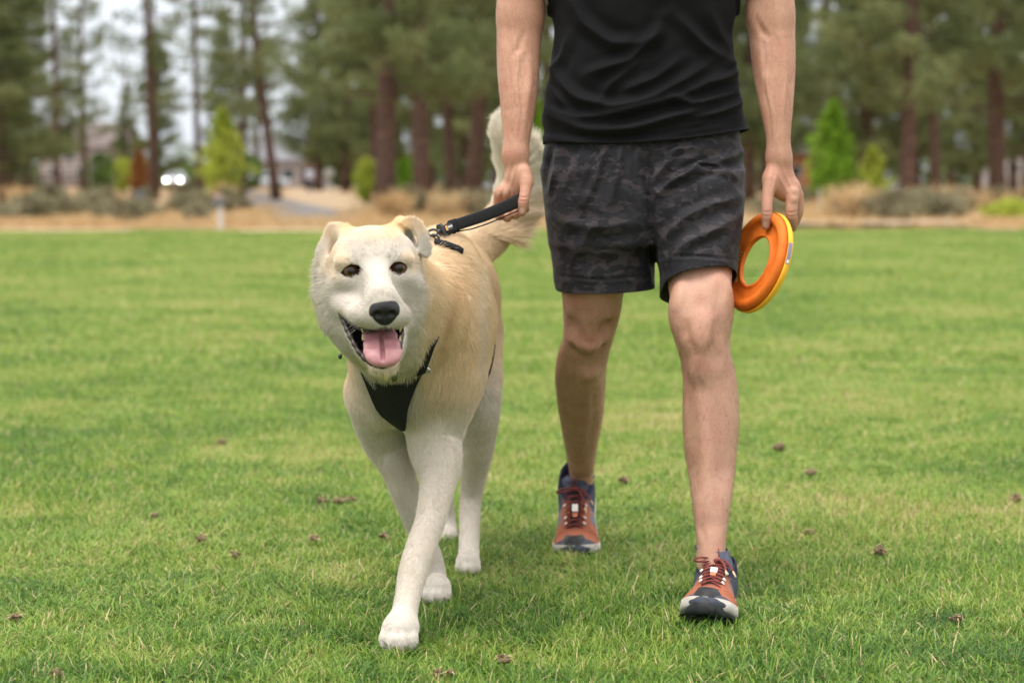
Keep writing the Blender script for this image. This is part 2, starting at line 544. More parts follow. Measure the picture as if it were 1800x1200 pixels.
# ---- grass blades
m_grass, nt, b_ = mat_new('grass_blade')
geo = nd(nt, 'ShaderNodeNewGeometry')
t_ = grass_tint(nt, geo.outputs['Position'])
at = nd(nt, 'ShaderNodeAttribute', attribute_name='rnd')
sep = nd(nt, 'ShaderNodeSeparateColor'); nt.links.new(at.outputs['Color'], sep.inputs['Color'])
ad = nd(nt, 'ShaderNodeMath', operation='MULTIPLY_ADD'); ad.inputs[1].default_value = 0.62; nt.links.new(sep.outputs['Red'], ad.inputs[0])
sb = nd(nt, 'ShaderNodeMath', operation='SUBTRACT'); sb.inputs[1].default_value = 0.31; nt.links.new(t_, sb.inputs[0]); nt.links.new(sb.outputs[0], ad.inputs[2])
r1 = ramp(nt, ad.outputs[0], [(0.05, (0.047, 0.115, 0.020)), (0.28, (0.102, 0.208, 0.026)), (0.48, (0.185, 0.300, 0.038)), (0.66, (0.270, 0.362, 0.058)), (0.82, (0.375, 0.360, 0.110)), (0.96, (0.47, 0.365, 0.195))])
mxs = nd(nt, 'ShaderNodeMix', data_type='RGBA'); mxs.inputs['B'].default_value = (0.55, 0.44, 0.23, 1)
gt = nd(nt, 'ShaderNodeMath', operation='GREATER_THAN'); gt.inputs[1].default_value = 0.935; nt.links.new(sep.outputs['Green'], gt.inputs[0])
nt.links.new(gt.outputs[0], mxs.inputs['Factor']); nt.links.new(r1.outputs[0], mxs.inputs['A'])
nt.links.new(mxs.outputs['Result'], b_.inputs['Base Color'])
b_.inputs['Roughness'].default_value = 0.5; b_.inputs['Specular IOR Level'].default_value = 0.25
trl = nd(nt, 'ShaderNodeBsdfTranslucent'); nt.links.new(mxs.outputs['Result'], trl.inputs['Color'])
ms = nd(nt, 'ShaderNodeMixShader'); ms.inputs[0].default_value = 0.28
out = nt.nodes['Material Output']
nt.links.new(b_.outputs[0], ms.inputs[1]); nt.links.new(trl.outputs[0], ms.inputs[2]); nt.links.new(ms.outputs[0], out.inputs['Surface'])

def blade_tile(size, count, hmin, hmax, wmin, wmax, seed, bend=1.0, tuft=0.45):
    r = np.random.default_rng(seed)
    n = count
    root = (r.random((n, 2)) - 0.5) * size
    # part of the blades gathers in tufts
    tc_ = (r.random((max(4, n // 40), 2)) - 0.5) * size
    k = r.random(n) < tuft
    root[k] = tc_[r.integers(0, len(tc_), k.sum())] + r.normal(0, 0.012, (k.sum(), 2))
    h = hmin + (hmax - hmin) * r.random(n) ** 1.5
    w = wmin + (wmax - wmin) * r.random(n)
    az = r.random(n) * 2 * math.pi
    lean = np.abs(r.normal(0.42, 0.34, n)); crv = bend * r.random(n) ** 0.7
    dirx, diry = np.cos(az), np.sin(az)
    sa = az + math.pi / 2 + r.normal(0, 0.5, n)
    sx, sy = np.cos(sa), np.sin(sa)
    V = np.zeros((n, 7, 3))
    for j, t in enumerate((0.0, 0.40, 0.75, 1.0)):
        a = lean + crv * t
        out_ = h * t * np.sin(a); up = h * t * np.cos(a) * (1 - 0.1 * t)
        cx = root[:, 0] + dirx * out_; cy = root[:, 1] + diry * out_
        ww = w * (1.0, 0.95, 0.62, 0)[j] / 2
        if j < 3:
            V[:, 2 * j, 0] = cx - sx * ww; V[:, 2 * j, 1] = cy - sy * ww; V[:, 2 * j, 2] = up
            V[:, 2 * j + 1, 0] = cx + sx * ww; V[:, 2 * j + 1, 1] = cy + sy * ww; V[:, 2 * j + 1, 2] = up
        else:
            V[:, 6, 0] = cx; V[:, 6, 1] = cy; V[:, 6, 2] = up
    base = (np.arange(n) * 7)[:, None]
    quads = np.concatenate([base + np.array([[0, 1, 3, 2]]), base + np.array([[2, 3, 5, 4]])])
    tris = base + np.array([[4, 5, 6]])
    me = np_mesh('grass_tile', V.reshape(-1, 3), [quads.astype(np.int32), tris.astype(np.int32)], True)
    col = np.repeat(np.stack([r.random(n), r.random(n), r.random(n)], 1), 7, axis=0)
    set_color(me, 'rnd', col)
    me.materials.append(m_grass)
    return me

def scatter(name, tiles, pts, rotz, scl, pick, kind='stuff'):
    """one object that stands for an uncountable mass: tiles laid by a geometry-nodes modifier"""
    coll = bpy.data.collections.new(name + '_tiles')
    for i, me in enumerate(tiles):
        o = bpy.data.objects.new('%s_tile_%02d' % (name, i), me); coll.objects.link(o)
    me = bpy.data.meshes.new(name)
    n = len(pts)
    me.vertices.add(n); me.vertices.foreach_set('co', np.asarray(pts, np.float32).reshape(-1))
    rot = np.zeros((n, 3), np.float32); rot[:, 2] = rotz
    a = me.attributes.new('rot', 'FLOAT_VECTOR', 'POINT'); a.data.foreach_set('vector', rot.reshape(-1))
    a = me.attributes.new('scl', 'FLOAT_VECTOR', 'POINT'); a.data.foreach_set('vector', np.asarray(scl, np.float32).reshape(-1))
    a = me.attributes.new('pick', 'INT', 'POINT'); a.data.foreach_set('value', np.asarray(pick, np.int32))
    o = bpy.data.objects.new(name, me); COL.objects.link(o); o['kind'] = kind
    ng = bpy.data.node_groups.new(name, 'GeometryNodeTree')
    ng.interface.new_socket('Geometry', in_out='INPUT', socket_type='NodeSocketGeometry')
    ng.interface.new_socket('Geometry', in_out='OUTPUT', socket_type='NodeSocketGeometry')
    gi = ng.nodes.new('NodeGroupInput'); go = ng.nodes.new('NodeGroupOutput')
    mp_ = ng.nodes.new('GeometryNodeMeshToPoints')
    iop = ng.nodes.new('GeometryNodeInstanceOnPoints'); iop.inputs['Pick Instance'].default_value = True
    ci = ng.nodes.new('GeometryNodeCollectionInfo'); ci.inputs['Collection'].default_value = coll
    ci.inputs['Separate Children'].default_value = True; ci.inputs['Reset Children'].default_value = True
    def attr(nm, dt):
        q = ng.nodes.new('GeometryNodeInputNamedAttribute'); q.data_type = dt; q.inputs['Name'].default_value = nm
        return [s for s in q.outputs if s.enabled and s.name == 'Attribute'][0]
    ng.links.new(gi.outputs[0], mp_.inputs['Mesh']); ng.links.new(mp_.outputs[0], iop.inputs['Points'])
    ng.links.new(ci.outputs[0], iop.inputs['Instance'])
    ng.links.new(attr('pick', 'INT'), iop.inputs['Instance Index'])
    ng.links.new(attr('rot', 'FLOAT_VECTOR'), iop.inputs['Rotation']); ng.links.new(attr('scl', 'FLOAT_VECTOR'), iop.inputs['Scale'])
    ng.links.new(iop.outputs[0], go.inputs[0])
    md = o.modifiers.new('scatter', 'NODES'); md.node_group = ng
    return o

def lay(y0, y1, step, wfac, wadd):
    P_ = []
    for y in np.arange(y0, y1, step):
        hw = wfac * y + wadd
        for x in np.arange(-math.ceil(hw / step) * step, hw + step, step):
            if y + step < LAWN_END + lawn_edge(x) + 0.1: P_.append((x, y + step / 2, -0.004))
    return np.array(P_)
near = lay(2.6, 9.0, 0.25, 0.32, 0.5)
mid_ = lay(9.0, 18.0, 0.5, 0.30, 0.8)
far = lay(18.0, 41.5, 1.0, 0.30, 1.5)
tn = [blade_tile(0.27, 2500, 0.014, 0.044, 0.0012, 0.0025, 100 + i) for i in range(6)]
tm = [blade_tile(0.54, 3200, 0.025, 0.055, 0.0026, 0.0046, 200 + i) for i in range(4)]
tf = [blade_tile(1.08, 3200, 0.028, 0.055, 0.006, 0.011, 300 + i) for i in range(3)]
r = np.random.default_rng(11)
def zs(p, a, b, nmin):
    h = 0.5 + 0.5 * noise3(p * np.array([1, 1, 0]), 1.7, 8) * 0.7 + 0.3 * noise3(p * np.array([1, 1, 0]), 4.5, 9)
    s_ = a + (b - a) * np.clip(h, 0, 1)
    return np.stack([np.ones(len(p)), np.ones(len(p)), s_], 1)
for nm, pts, tl in (('near', near, tn), ('middle', mid_, tm), ('far', far, tf)):
    o = scatter('lawn_grass', tl, pts, r.integers(0, 4, len(pts)) * (math.pi / 2), zs(pts, 0.55, 1.55, 0), r.integers(0, len(tl), len(pts)))
    o['label'] = 'short green lawn grass, %s part of the lawn' % nm

# taller, darker tufts, and blades standing against the paws and shoes
def tuft_mesh(seed, n, rad, h0, h1):
    me = blade_tile(rad * 2, n, h0, h1, 0.0016, 0.0032, seed, 1.1, 0.0)
    a = me.attributes['rnd']; c = np.empty(len(me.vertices) * 4, np.float32); a.data.foreach_get('color', c); c = c.reshape(-1, 4)
    c[:, 0] *= 0.45; a.data.foreach_set('color', c.reshape(-1))
    v = np.empty(len(me.vertices) * 3, np.float32); me.vertices.foreach_get('co', v); v = v.reshape(-1, 7, 3)
    k = np.exp(-(np.hypot(v[:, 0, 0], v[:, 0, 1]) / (rad * 0.6)) ** 2); v[:, :, 2] *= (0.45 + 0.55 * k)[:, None]
    me.vertices.foreach_set('co', v.reshape(-1)); me.update()
    return me
tt_ = [tuft_mesh(700 + i, 230, 0.085 + 0.02 * i, 0.030, 0.068) for i in range(4)]
tp = []
for i in range(1500):
    y = 2.9 + 11.0 * r.random() ** 1.5; tp.append(((r.random() - 0.5) * (0.66 * y + 0.6), y, -0.006))
for (x0, y0, wx) in ((G(700, 1150)[0], G(700, 1150)[1] - 0.05, 0.05), (G(768, 1075)[0], G(768, 1075)[1] - 0.01, 0.05), (G(823, 1020)[0], G(823, 1020)[1] - 0.01, 0.05), (G(1238, 1098)[0], 3.69, 0.09), (G(1010, 980)[0], 4.44, 0.08)):
    for k in range(9): tp.append((x0 + (r.random() - 0.5) * 2 * wx, y0 - 0.03 * r.random(), -0.014))
tp = np.array(tp); sc_ = np.repeat((0.7 + 0.5 * r.random(len(tp)))[:, None], 3, 1); sc_[-45:] *= 0.62
o = scatter('lawn_grass', tt_, tp, r.random(len(tp)) * 6.28, sc_, r.integers(0, 4, len(tp)))
o['label'] = 'darker taller tufts of grass dotted over the lawn'

# ---- paths beyond the lawn
def ribbon(name, pts, w, mat, zoff=0.012, kind='structure'):
    pts = np.array(pts, float); t = np.gradient(pts, axis=0); t /= np.linalg.norm(t, axis=1)[:, None]
    nrm = np.stack([-t[:, 1], t[:, 0]], 1)
    V = []
    for p, q in zip(pts, nrm):
        for s_ in (-1, 1):
            xy = p + q * s_ * w / 2
            V.append((xy[0], xy[1], terrain(xy[1]) + zoff))
    mb = MB(); mb.add(np.array(V), [(2 * i, 2 * i + 1, 2 * i + 3, 2 * i + 2) for i in range(len(pts) - 1)])
    o = mb.build(name, mat); o['kind'] = kind
    return o
m_asph = simple_mat('asphalt_path', (0.11, 0.105, 0.11), (0.17, 0.165, 0.165), 3, 0.9)
m_conc = simple_mat('pale_concrete', (0.48, 0.46, 0.43), (0.60, 0.57, 0.53), 1.5, 0.9)
ribbon('path', [(-40, 47.0), (-20, 46.2), (-12, 45.4), (-7, 45.0), (-2, 45.6), (1, 47.5), (3, 51)], 2.0, m_asph)
ribbon('path', [(-7.0, 46.6), (-5.5, 52), (-5.8, 62), (-8.5, 75), (-12, 95), (-17.0, 130), (-22, 150), (-26, 180)], 3.0, m_asph, 0.016)
ribbon('pavement', [(4.2, 44.0), (6.0, 43.4), (8.0, 43.6), (10.0, 45.0)], 1.5, m_conc, 0.10)
ribbon('road', [(-150, 197), (-60, 194), (0, 192), (80, 192), (150, 196)], 7.0, m_asph, 0.02)
def uv_ball(n=24, m=16):
    V = []; Fq = []
    for i in range(m + 1):
        th = math.pi * i / m
        for j in range(n):
            ph = 2 * math.pi * j / n
            V.append((math.sin(th) * math.cos(ph), math.sin(th) * math.sin(ph), math.cos(th)))
    for i in range(m):
        for j in range(n):
            Fq.append((i * n + j, i * n + (j + 1) % n, (i + 1) * n + (j + 1) % n, (i + 1) * n + j))
    return np.array(V), np.array(Fq)
# ================================================================ trees, shrubs, houses, cars beyond the lawn
def at_px(px, Y): return ((px - 900) / F * Y, Y, terrain(Y))
m_bark, nt, b_ = mat_new('pine_bark')
tc = nd(nt, 'ShaderNodeTexCoord'); mp = nd(nt, 'ShaderNodeMapping'); mp.inputs['Scale'].default_value = (6, 6, 1.6); nt.links.new(tc.outputs['Object'], mp.inputs['Vector'])
vo = nd(nt, 'ShaderNodeTexVoronoi'); vo.feature = 'DISTANCE_TO_EDGE'; vo.inputs['Scale'].default_value = 1.6; nt.links.new(mp.outputs[0], vo.inputs['Vector'])
r1 = ramp(nt, vo.outputs['Distance'], [(0.0, (0.036, 0.024, 0.019)), (0.12, (0.10, 0.060, 0.044)), (0.45, (0.185, 0.108, 0.080))])
nt.links.new(r1.outputs[0], b_.inputs['Base Color']); b_.inputs['Roughness'].default_value = 0.95; b_.inputs['Specular IOR Level'].default_value = 0.1
bump(nt, b_, vo.outputs['Distance'], 0.8, 0.06)

def foliage_mat(name, c0, c1, c2, trans=0.25):
    m, nt, b = mat_new(name)
    at = nd(nt, 'ShaderNodeAttribute', attribute_name='rnd')
    r1 = ramp(nt, at.outputs['Fac'], [(0.1, c0), (0.5, c1), (0.9, c2)])
    nt.links.new(r1.outputs[0], b.inputs['Base Color']); b.inputs['Roughness'].default_value = 0.7; b.inputs['Specular IOR Level'].default_value = 0.15
    tr_ = nd(nt, 'ShaderNodeBsdfTranslucent'); nt.links.new(r1.outputs[0], tr_.inputs['Color'])
    ms = nd(nt, 'ShaderNodeMixShader'); ms.inputs[0].default_value = trans
    nt.links.new(b.outputs[0], ms.inputs[1]); nt.links.new(tr_.outputs[0], ms.inputs[2]); nt.links.new(ms.outputs[0], nt.nodes['Material Output'].inputs['Surface'])
    return m
m_needle = foliage_mat('pine_needles', (0.068, 0.088, 0.034), (0.130, 0.158, 0.058), (0.225, 0.24, 0.098))
m_young = foliage_mat('young_leaves', (0.13, 0.26, 0.020), (0.20, 0.36, 0.030), (0.28, 0.44, 0.055), 0.35)
m_yellow = foliage_mat('yellow_green_leaves', (0.24, 0.30, 0.035), (0.34, 0.40, 0.05), (0.44, 0.48, 0.09), 0.35)
m_midg = foliage_mat('mid_green_leaves', (0.06, 0.11, 0.025), (0.10, 0.165, 0.035), (0.15, 0.22, 0.05))
m_sage = foliage_mat('sagebrush_leaves', (0.12, 0.112, 0.062), (0.20, 0.182, 0.105), (0.30, 0.27, 0.165), 0.2)
m_straw = foliage_mat('dry_stalks', (0.34, 0.22, 0.10), (0.46, 0.31, 0.15), (0.58, 0.43, 0.24), 0.25)
m_rust = foliage_mat('rust_leaves', (0.22, 0.085, 0.025), (0.30, 0.12, 0.035), (0.38, 0.17, 0.06), 0.25)

def leaf_mesh(name, centres, size, per, rng_, mat, thin=0.25, rnd=None):
    """per small pointed leaves around each centre"""
    n = len(centres); N = n * per
    c = np.repeat(np.asarray(centres), per, axis=0)
    d = rng_.normal(0, 1, (N, 3)); d /= np.linalg.norm(d, axis=1)[:, None]
    L = size * (0.6 + 0.8 * rng_.random(N))[:, None]
    s_ = np.cross(d, rng_.normal(0, 1, (N, 3))); s_ /= np.linalg.norm(s_, axis=1)[:, None] + 1e-9
    a = c + d * L * 0.08; b = c + d * L * 0.55 + s_ * L * thin / 2; e = c + d * L * 0.55 - s_ * L * thin / 2; t = c + d * L
    V = np.stack([a, b, t, e], 1).reshape(-1, 3)
    Fq = (np.arange(N) * 4)[:, None] + np.arange(4)[None]
    me = np_mesh(name, V, Fq.astype(np.int32), False)
    v = np.repeat(rng_.random(n) if rnd is None else rnd, per * 4)
    v = np.clip(v * 0.7 + 0.3 * np.repeat(rng_.random(N), 4), 0, 1)
    set_color(me, 'rnd', np.stack([v, v, v], 1))
    me.materials.append(mat)
    return me

def pine_crown(seed, z0, z1, rmax, nb, dense):
    r = np.random.default_rng(seed)
    cen = []; br = MB(); rn = []
    for i in range(nb):
        f = (i + r.random()) / nb
        z = z0 + (z1 - z0) * f
        rad = rmax * (1 - f) ** 0.6 * (0.45 + 0.65 * r.random()) + 0.4
        az = i * 2.39996 + r.normal(0, 0.5)
        d = np.array([math.cos(az), math.sin(az)])
        rise = r.normal(0.0, 0.22)
        pts = []
        for t in np.linspace(0, 1, 6):
            pts.append((d[0] * rad * t, d[1] * rad * t, z + rad * (rise * t - 0.30 * t * (1 - t)) + 0.12 * rad * t * t))
        br.tube(pts, [0.055, 0.045, 0.035, 0.025, 0.016, 0.008], 5)
        m = int(dense * (4 + rad * 6))
        bright = r.random()
        for _ in range(m):
            t = 0.25 + 0.75 * r.random() ** 0.7
            p = np.array([np.interp(t, np.linspace(0, 1, 6), [q[k] for q in pts]) for k in range(3)])
            sp = 0.12 + 0.20 * rad * 0.35
            cen.append(p + r.normal(0, 1, 3) * np.array([sp, sp, sp * 0.45]))
            rn.append(np.clip(bright * 0.6 + 0.4 * r.random(), 0, 1))
    return np.array(cen), br, np.array(rn)

def pine_trunk(seed, h, rad):
    r = np.random.default_rng(seed); mb = MB(); zsx = np.linspace(-0.3, h, 14)
    pts = [(0.10 * math.sin(z * 0.35 + seed), 0.10 * math.cos(z * 0.27 + seed * 2), z) for z in zsx]
    mb.tube(pts, [rad * (1.25 if z < 0.1 else 1.0) * (1 - 0.72 * max(z, 0) / h) for z in zsx], 12)
    return mb
CROWNS = []
for i, (z0, z1, rm, nb, de) in enumerate([(3.6, 19, 3.4, 64, 2.7), (4.4, 20, 3.2, 60, 2.6), (3.6, 21, 3.0, 56, 1.15), (5.0, 22, 3.0, 50, 1.05), (1.4, 15, 2.9, 74, 2.7), (2.4, 18, 3.2, 76, 2.9)]):
    cen, br, rn = pine_crown(40 + i, z0, z1, rm, nb, de)
    me = leaf_mesh('pine_crown', cen, 0.34, 9, np.random.default_rng(i), m_needle, 0.16, rn)
    bme = bpy.data.meshes.new('pine_limbs'); bme.from_pydata(np.concatenate(br.v).tolist(), [], br.f); bme.materials.append(m_bark)
    CROWNS.append((me, bme, len(cen)))
TRUNKS = {}
def pine(px, Y, wpx, top, variant, label, group=None, scale=1.0):
    """px: foot in the picture, Y: metres away, wpx: trunk width, top: where the trunk leaves the frame"""
    loc = at_px(px, Y)
    o = empty('pine_tree', loc, (px * 1.7) % 6.28)
    tag(o, label, 'pine tree', group)
    rad = max(0.16, wpx * Y / F / 2)
    key = round(rad * 20)
    if key not in TRUNKS:
        mb = pine_trunk(len(TRUNKS), 21.0, key / 20)
        me = bpy.data.meshes.new('pine_trunk'); me.from_pydata(np.concatenate(mb.v).tolist(), [], mb.f); me.materials.append(m_bark); me.polygons.foreach_set('use_smooth', np.full(len(me.polygons), True)); TRUNKS[key] = me
    ang = math.atan2((top - px) / 345.0, 1.0)
    o.rotation_euler = (0, ang, 0)
    for nm, me in (('trunk', TRUNKS[key]), ('crown', CROWNS[variant][0]), ('limbs', CROWNS[variant][1])):
        c = bpy.data.objects.new(nm, me); COL.objects.link(c); c.parent = o
        c.rotation_euler = (0, 0, (px * 1.7) % 6.28); c.scale = (scale, scale, scale)
        if nm == 'limbs': c['kind'] = 'stuff'
    return o
PINES = [
    (8, 92, 13, 4, 4, 'dense low-branched pine at the left edge of the picture'),
    (52, 118, 10, 50, 5, 'bushy dark pine just right of the one at the left edge'),
    (105, 112, 14, 99, 2, 'thin grey-trunked pine standing alone left of the open sky'),
    (275, 100, 19, 263, 3, 'tall straight pine beside the parked car with lit headlights'),
    (357, 112, 13, 344, 3, 'slim pine directly behind the yellow-green young tree'),
    (426, 108, 14, 431, 2, 'slim pine just right of the yellow-green young tree'),
    (484, 98, 17, 450, 2, 'leaning pine in front of the grey-roofed house'),
    (664, 88, 17, 660, 1, 'thin dark pine tight behind the thickest reddish trunk'),
    (680, 64, 40, 692, 0, 'pine with the thickest reddish trunk, left of the leash hand'),
    (747, 74, 33, 740, 1, 'second thick pine to the right of the thickest reddish trunk'),
    (791, 86, 19, 786, 0, 'thin pine between two thick ones left of the person'),
    (836, 80, 29, 852, 1, 'thick pine rising behind the dog\'s raised tail'),
    (962, 96, 26, 958, 0, 'pine partly hidden between the arm and the T-shirt on the left'),
    (1318, 92, 24, 1322, 5, 'pine partly hidden between the T-shirt and the ring arm'),
    (1432, 108, 16, 1440, 1, 'pine with a thin trunk behind the bright green conical tree'),
    (1522, 96, 24, 1526, 5, 'dark pine just right of the bright green conical tree'),
    (1586, 70, 31, 1592, 0, 'thick-trunked pine right of the bright green conical tree'),
    (1640, 90, 18, 1634, 1, 'slim reddish pine between two thick trunks on the right'),
    (1755, 76, 34, 1748, 0, 'thick pine nearest the right edge of the picture'),
    (1800, 110, 20, 1804, 5, 'bushy pine cut by the right edge of the picture'),
]
for a in PINES: pine(*a)
for (px, Y) in ((560, 150), (610, 138), (640, 160), (700, 132), (760, 150), (815, 128), (870, 142), (915, 155), (1010, 150), (1290, 140), (1340, 128), (1395, 150), (1470, 138), (1545, 150), (1610, 132), (1670, 146), (1715, 128), (1780, 150), (20, 150), (-70, 120), (-170, 140), (-290, 115), (1870, 120), (1960, 140), (2080, 118)):
    pine(px, Y, 15, px, 5 if int(px) % 2 == 0 else 4, 'dark pine crown massed far behind the front trunks', 'pines massed at the back', 1.0)

for (px, Y, sc_, v_, lb) in ((278, 150, 0.78, 4, 'conical dark pine far behind the tall straight one'), (225, 185, 0.62, 4, 'small far pine above the rust-orange shrub'), (395, 165, 0.8, 5, 'far pine behind the yellow-green young tree'), (452, 172, 0.9, 2, 'wispy far pine between the two slim trunks'), (545, 168, 0.9, 2, 'wispy far pine above the distant walker'), (150, 150, 0.9, 2, 'wispy far pine above the brownish house')):
    pine(px, Y, 13, px, v_, lb, None, sc_)
# a wood far off that closes the view under the crowns
r = np.random.default_rng(61)
n_ = 5200
px_ = np.concatenate([r.random(n_) * 2300 + 560, r.random(n_ // 2) * 1660 - 1100]); Y_ = 235 + 22 * r.random(len(px_))
hh = np.where(px_ > 560, 7.5, 3.8) * (0.75 + 0.35 * noise3(np.stack([px_ * 0.02, px_ * 0, px_ * 0], 1), 1.0, 3))
c_ = np.stack([(px_ - 900) / F * Y_, Y_, 0.95 + hh * r.random(len(px_)) ** 0.8], 1)
fw_ = link_mesh('far_wood', leaf_mesh('far_wood', c_, 1.1, 5, r, m_needle, 0.5, np.clip(0.35 + 0.4 * noise3(c_, 0.3, 5), 0, 1)))
fw_['kind'] = 'stuff'; fw_['label'] = 'dark far-off wood closing the view under the pine crowns'

def leafy(name, px, Y, h, w, z0, mat, label, cat, shape='cone', n=520, size=0.20, trunk=0.05, seed=1, group=None, per=7):
    r = np.random.default_rng(seed); loc = at_px(px, Y)
    o = empty(name, loc); tag(o, label, cat, group)
    t = r.random(n)
    if shape == 'cone':
        prof = np.where(t < 0.30, 0.62 + 1.27 * t, np.clip(1.0 - (t - 0.30) / 0.72, 0, 1) ** 0.85) * (0.72 + 0.40 * np.sin(t * 23 + seed) ** 2)
    elif shape == 'round': prof = np.sqrt(np.clip(1 - (2 * t - 1) ** 2, 0, 1))
    else: prof = 0.45 + 0.7 * t
    prof = np.clip(prof, 0.07, 1)
    a = r.random(n) * 2 * math.pi; rr = np.sqrt(r.random(n)) * prof * w / 2
    lump = 1 + 0.42 * np.sin(a * 3 + t * 9 + seed) * np.sin(t * 14 + seed)
    c = np.stack([np.cos(a) * rr * lump, np.sin(a) * rr * lump, z0 + (h - z0) * t], 1)
    me = leaf_mesh(name + '_leaves', c, size, per, r, mat, 0.45 if shape != 'grass' else 0.08, np.clip(0.5 + 0.5 * noise3(c, 1.6, seed) + 0.1 * r.normal(size=n), 0, 1))
    link_mesh('crown' if trunk else 'foliage', me, None, o).matrix_parent_inverse = Matrix.Identity(4)
    mb = MB()
    if trunk:
        mb.tube([(0, 0, -0.1), (0.02, 0.01, h * 0.35), (0.0, 0.02, h * 0.75)], [trunk, trunk * 0.8, trunk * 0.3], 8)
        link = mb.build('trunk', m_bark, o, True)
    else:
        for k in range(7):
            a = k * 0.9; mb.tube([(0, 0, -0.05), (0.2 * w * math.cos(a), 0.2 * w * math.sin(a), h * 0.45), (0.36 * w * math.cos(a), 0.36 * w * math.sin(a), h * 0.8)], [0.025, 0.016, 0.006], 5)
        link = mb.build('stems', m_bark, o, True)
    link.matrix_parent_inverse = Matrix.Identity(4)
    return o
leafy('young_tree', 1462, 74, 3.9, 2.05, 0.55, m_young, 'bright green conical young tree right of the ring', 'tree', n=760, seed=3)
leafy('young_tree', 393, 84, 3.9, 2.2, 0.5, m_yellow, 'yellow-green young tree left of the dog\'s head', 'tree', 'cone', n=330, size=0.26, seed=4)
leafy('young_tree', 938, 80, 4.3, 2.0, 0.5, m_young, 'bright green young tree showing behind the leash arm', 'tree', n=640, seed=5)
leafy('young_tree', 1532, 80, 2.3, 1.3, 0.3, m_yellow, 'pale green sapling just right of the bright conical tree', 'tree', n=260, seed=6)
leafy('bush', 645, 86, 1.9, 1.0, 0.2, m_yellow, 'small bright bush left of the thickest trunk', 'bush', 'round', n=220, seed=7, trunk=0)
leafy('bush', 712, 86, 1.9, 1.0, 0.2, m_young, 'small bright bush right of the thickest trunk', 'bush', 'round', n=220, seed=8, trunk=0)
leafy('conical_shrub', 248, 120, 2.7, 1.5, 0.1, m_rust, 'rust-orange conical shrub left of the headlights', 'shrub', n=420, seed=9, trunk=0)
leafy('bush', 180, 118, 2.4, 1.9, 0.2, m_midg, 'mid-green bush between the grey trunk and the rust shrub', 'bush', 'round', n=340, seed=10, trunk=0)
leafy('bush', 322, 206, 4.6, 4.2, 0.3, m_midg, 'rounded green bush behind the headlights', 'bush', 'round', n=380, seed=11, trunk=0)
leafy('bush', 218, 128, 2.2, 1.5, 0.2, m_yellow, 'yellowish bush beside the rust shrub', 'bush', 'round', n=260, seed=12, trunk=0)
leafy('dense_tree', 608, 185, 7.6, 6.4, 0.3, m_needle, 'dense dark green tree right of the grey-roofed house', 'tree', 'round', n=1700, size=0.42, seed=13, trunk=0.12)
leafy('bush', 440, 140, 2.6, 2.2, 0.2, m_midg, 'green bush at the left end of the grey-roofed house', 'bush', 'round', n=320, seed=14, trunk=0)
for (px, Y, h, w, lb) in ((1660, 52, 0.62, 1.3, 'low grey-green bush at the lawn edge below the slim reddish pine'), (1775, 50, 0.5, 1.3, 'yellowish low bush at the lawn edge near the right border'), (1565, 60, 0.7, 1.6, 'olive bush behind the pavement right of the ring')):
    leafy('bush', px, Y, h, w, 0.05, m_sage if px != 1775 else m_yellow, lb, 'bush', 'round', n=260, size=0.14, seed=px, trunk=0)
# sagebrush and dry clumps
r = np.random.default_rng(77)
k = 0
for i in range(72):
    Y = 49 + 62 * r.random() ** 1.3; px = r.random() * 1900 - 50
    if 420 < px < 600 and Y < 100: continue
    if 950 < px < 1290: continue
    dry = r.random() < 0.25
    h = (0.42 + 0.45 * r.random()); w = h * (1.3 + 0.9 * r.random())
    if dry:
        leafy('dry_clump', px, Y, h, w, 0.02, m_straw, 'straw-coloured dry clump in the strip beyond the lawn', 'dry plant', 'grass', n=90, size=0.30, seed=200 + i, trunk=0, group='dry clumps beyond the lawn', per=6)
    else:
        leafy('sagebrush', px, Y, h, w, 0.03, m_sage, 'grey-green sagebrush in the dry strip beyond the lawn', 'shrub', 'round', n=170, size=0.17, seed=200 + i, trunk=0, group='sagebrush beyond the lawn', per=6)
for i in range(46):
    Y = 49 + 24 * r.random(); px = r.random() * 1860 - 30
    if 440 < px < 640 or 950 < px < 1290: continue
    h = 0.32 + 0.38 * r.random(); w = h * (1.5 + 1.0 * r.random())
    leafy('sagebrush', px, Y, h, w, 0.02, m_sage, 'grey-green sagebrush in the dry strip beyond the lawn', 'shrub', 'round', n=130, size=0.14, seed=400 + i, trunk=0, group='sagebrush beyond the lawn', per=6)
# dry grass as one mass
tiles = []
for i in range(3):
    rr = np.random.default_rng(500 + i); c = np.stack([rr.normal(0, 0.35, 70), rr.normal(0, 0.35, 70), np.abs(rr.normal(0.08, 0.06, 70))], 1)
    tiles.append(leaf_mesh('dry_tuft', c * np.array([1, 1, 0.5]), 0.13, 5, rr, m_straw, 0.09))
pp = []
for i in range(1500):
    Y = 43 + 130 * r.random() ** 1.7; x = (r.random() - 0.5) * 0.66 * Y
    if Y < LAWN_END + lawn_edge(x) + 0.7: continue
    if abs(x / Y * F + 900 - 560) < 55 and Y > 55: continue
    pp.append((x, Y, terrain(Y)))
pp = np.array(pp)
dg = scatter('dry_grass', tiles, pp, r.random(len(pp)) * 6.28, np.repeat((0.6 + 0.7 * r.random(len(pp)))[:, None], 3, 1), r.integers(0, 3, len(pp)))
dg['label'] = 'dry straw grass between the lawn and the pines'

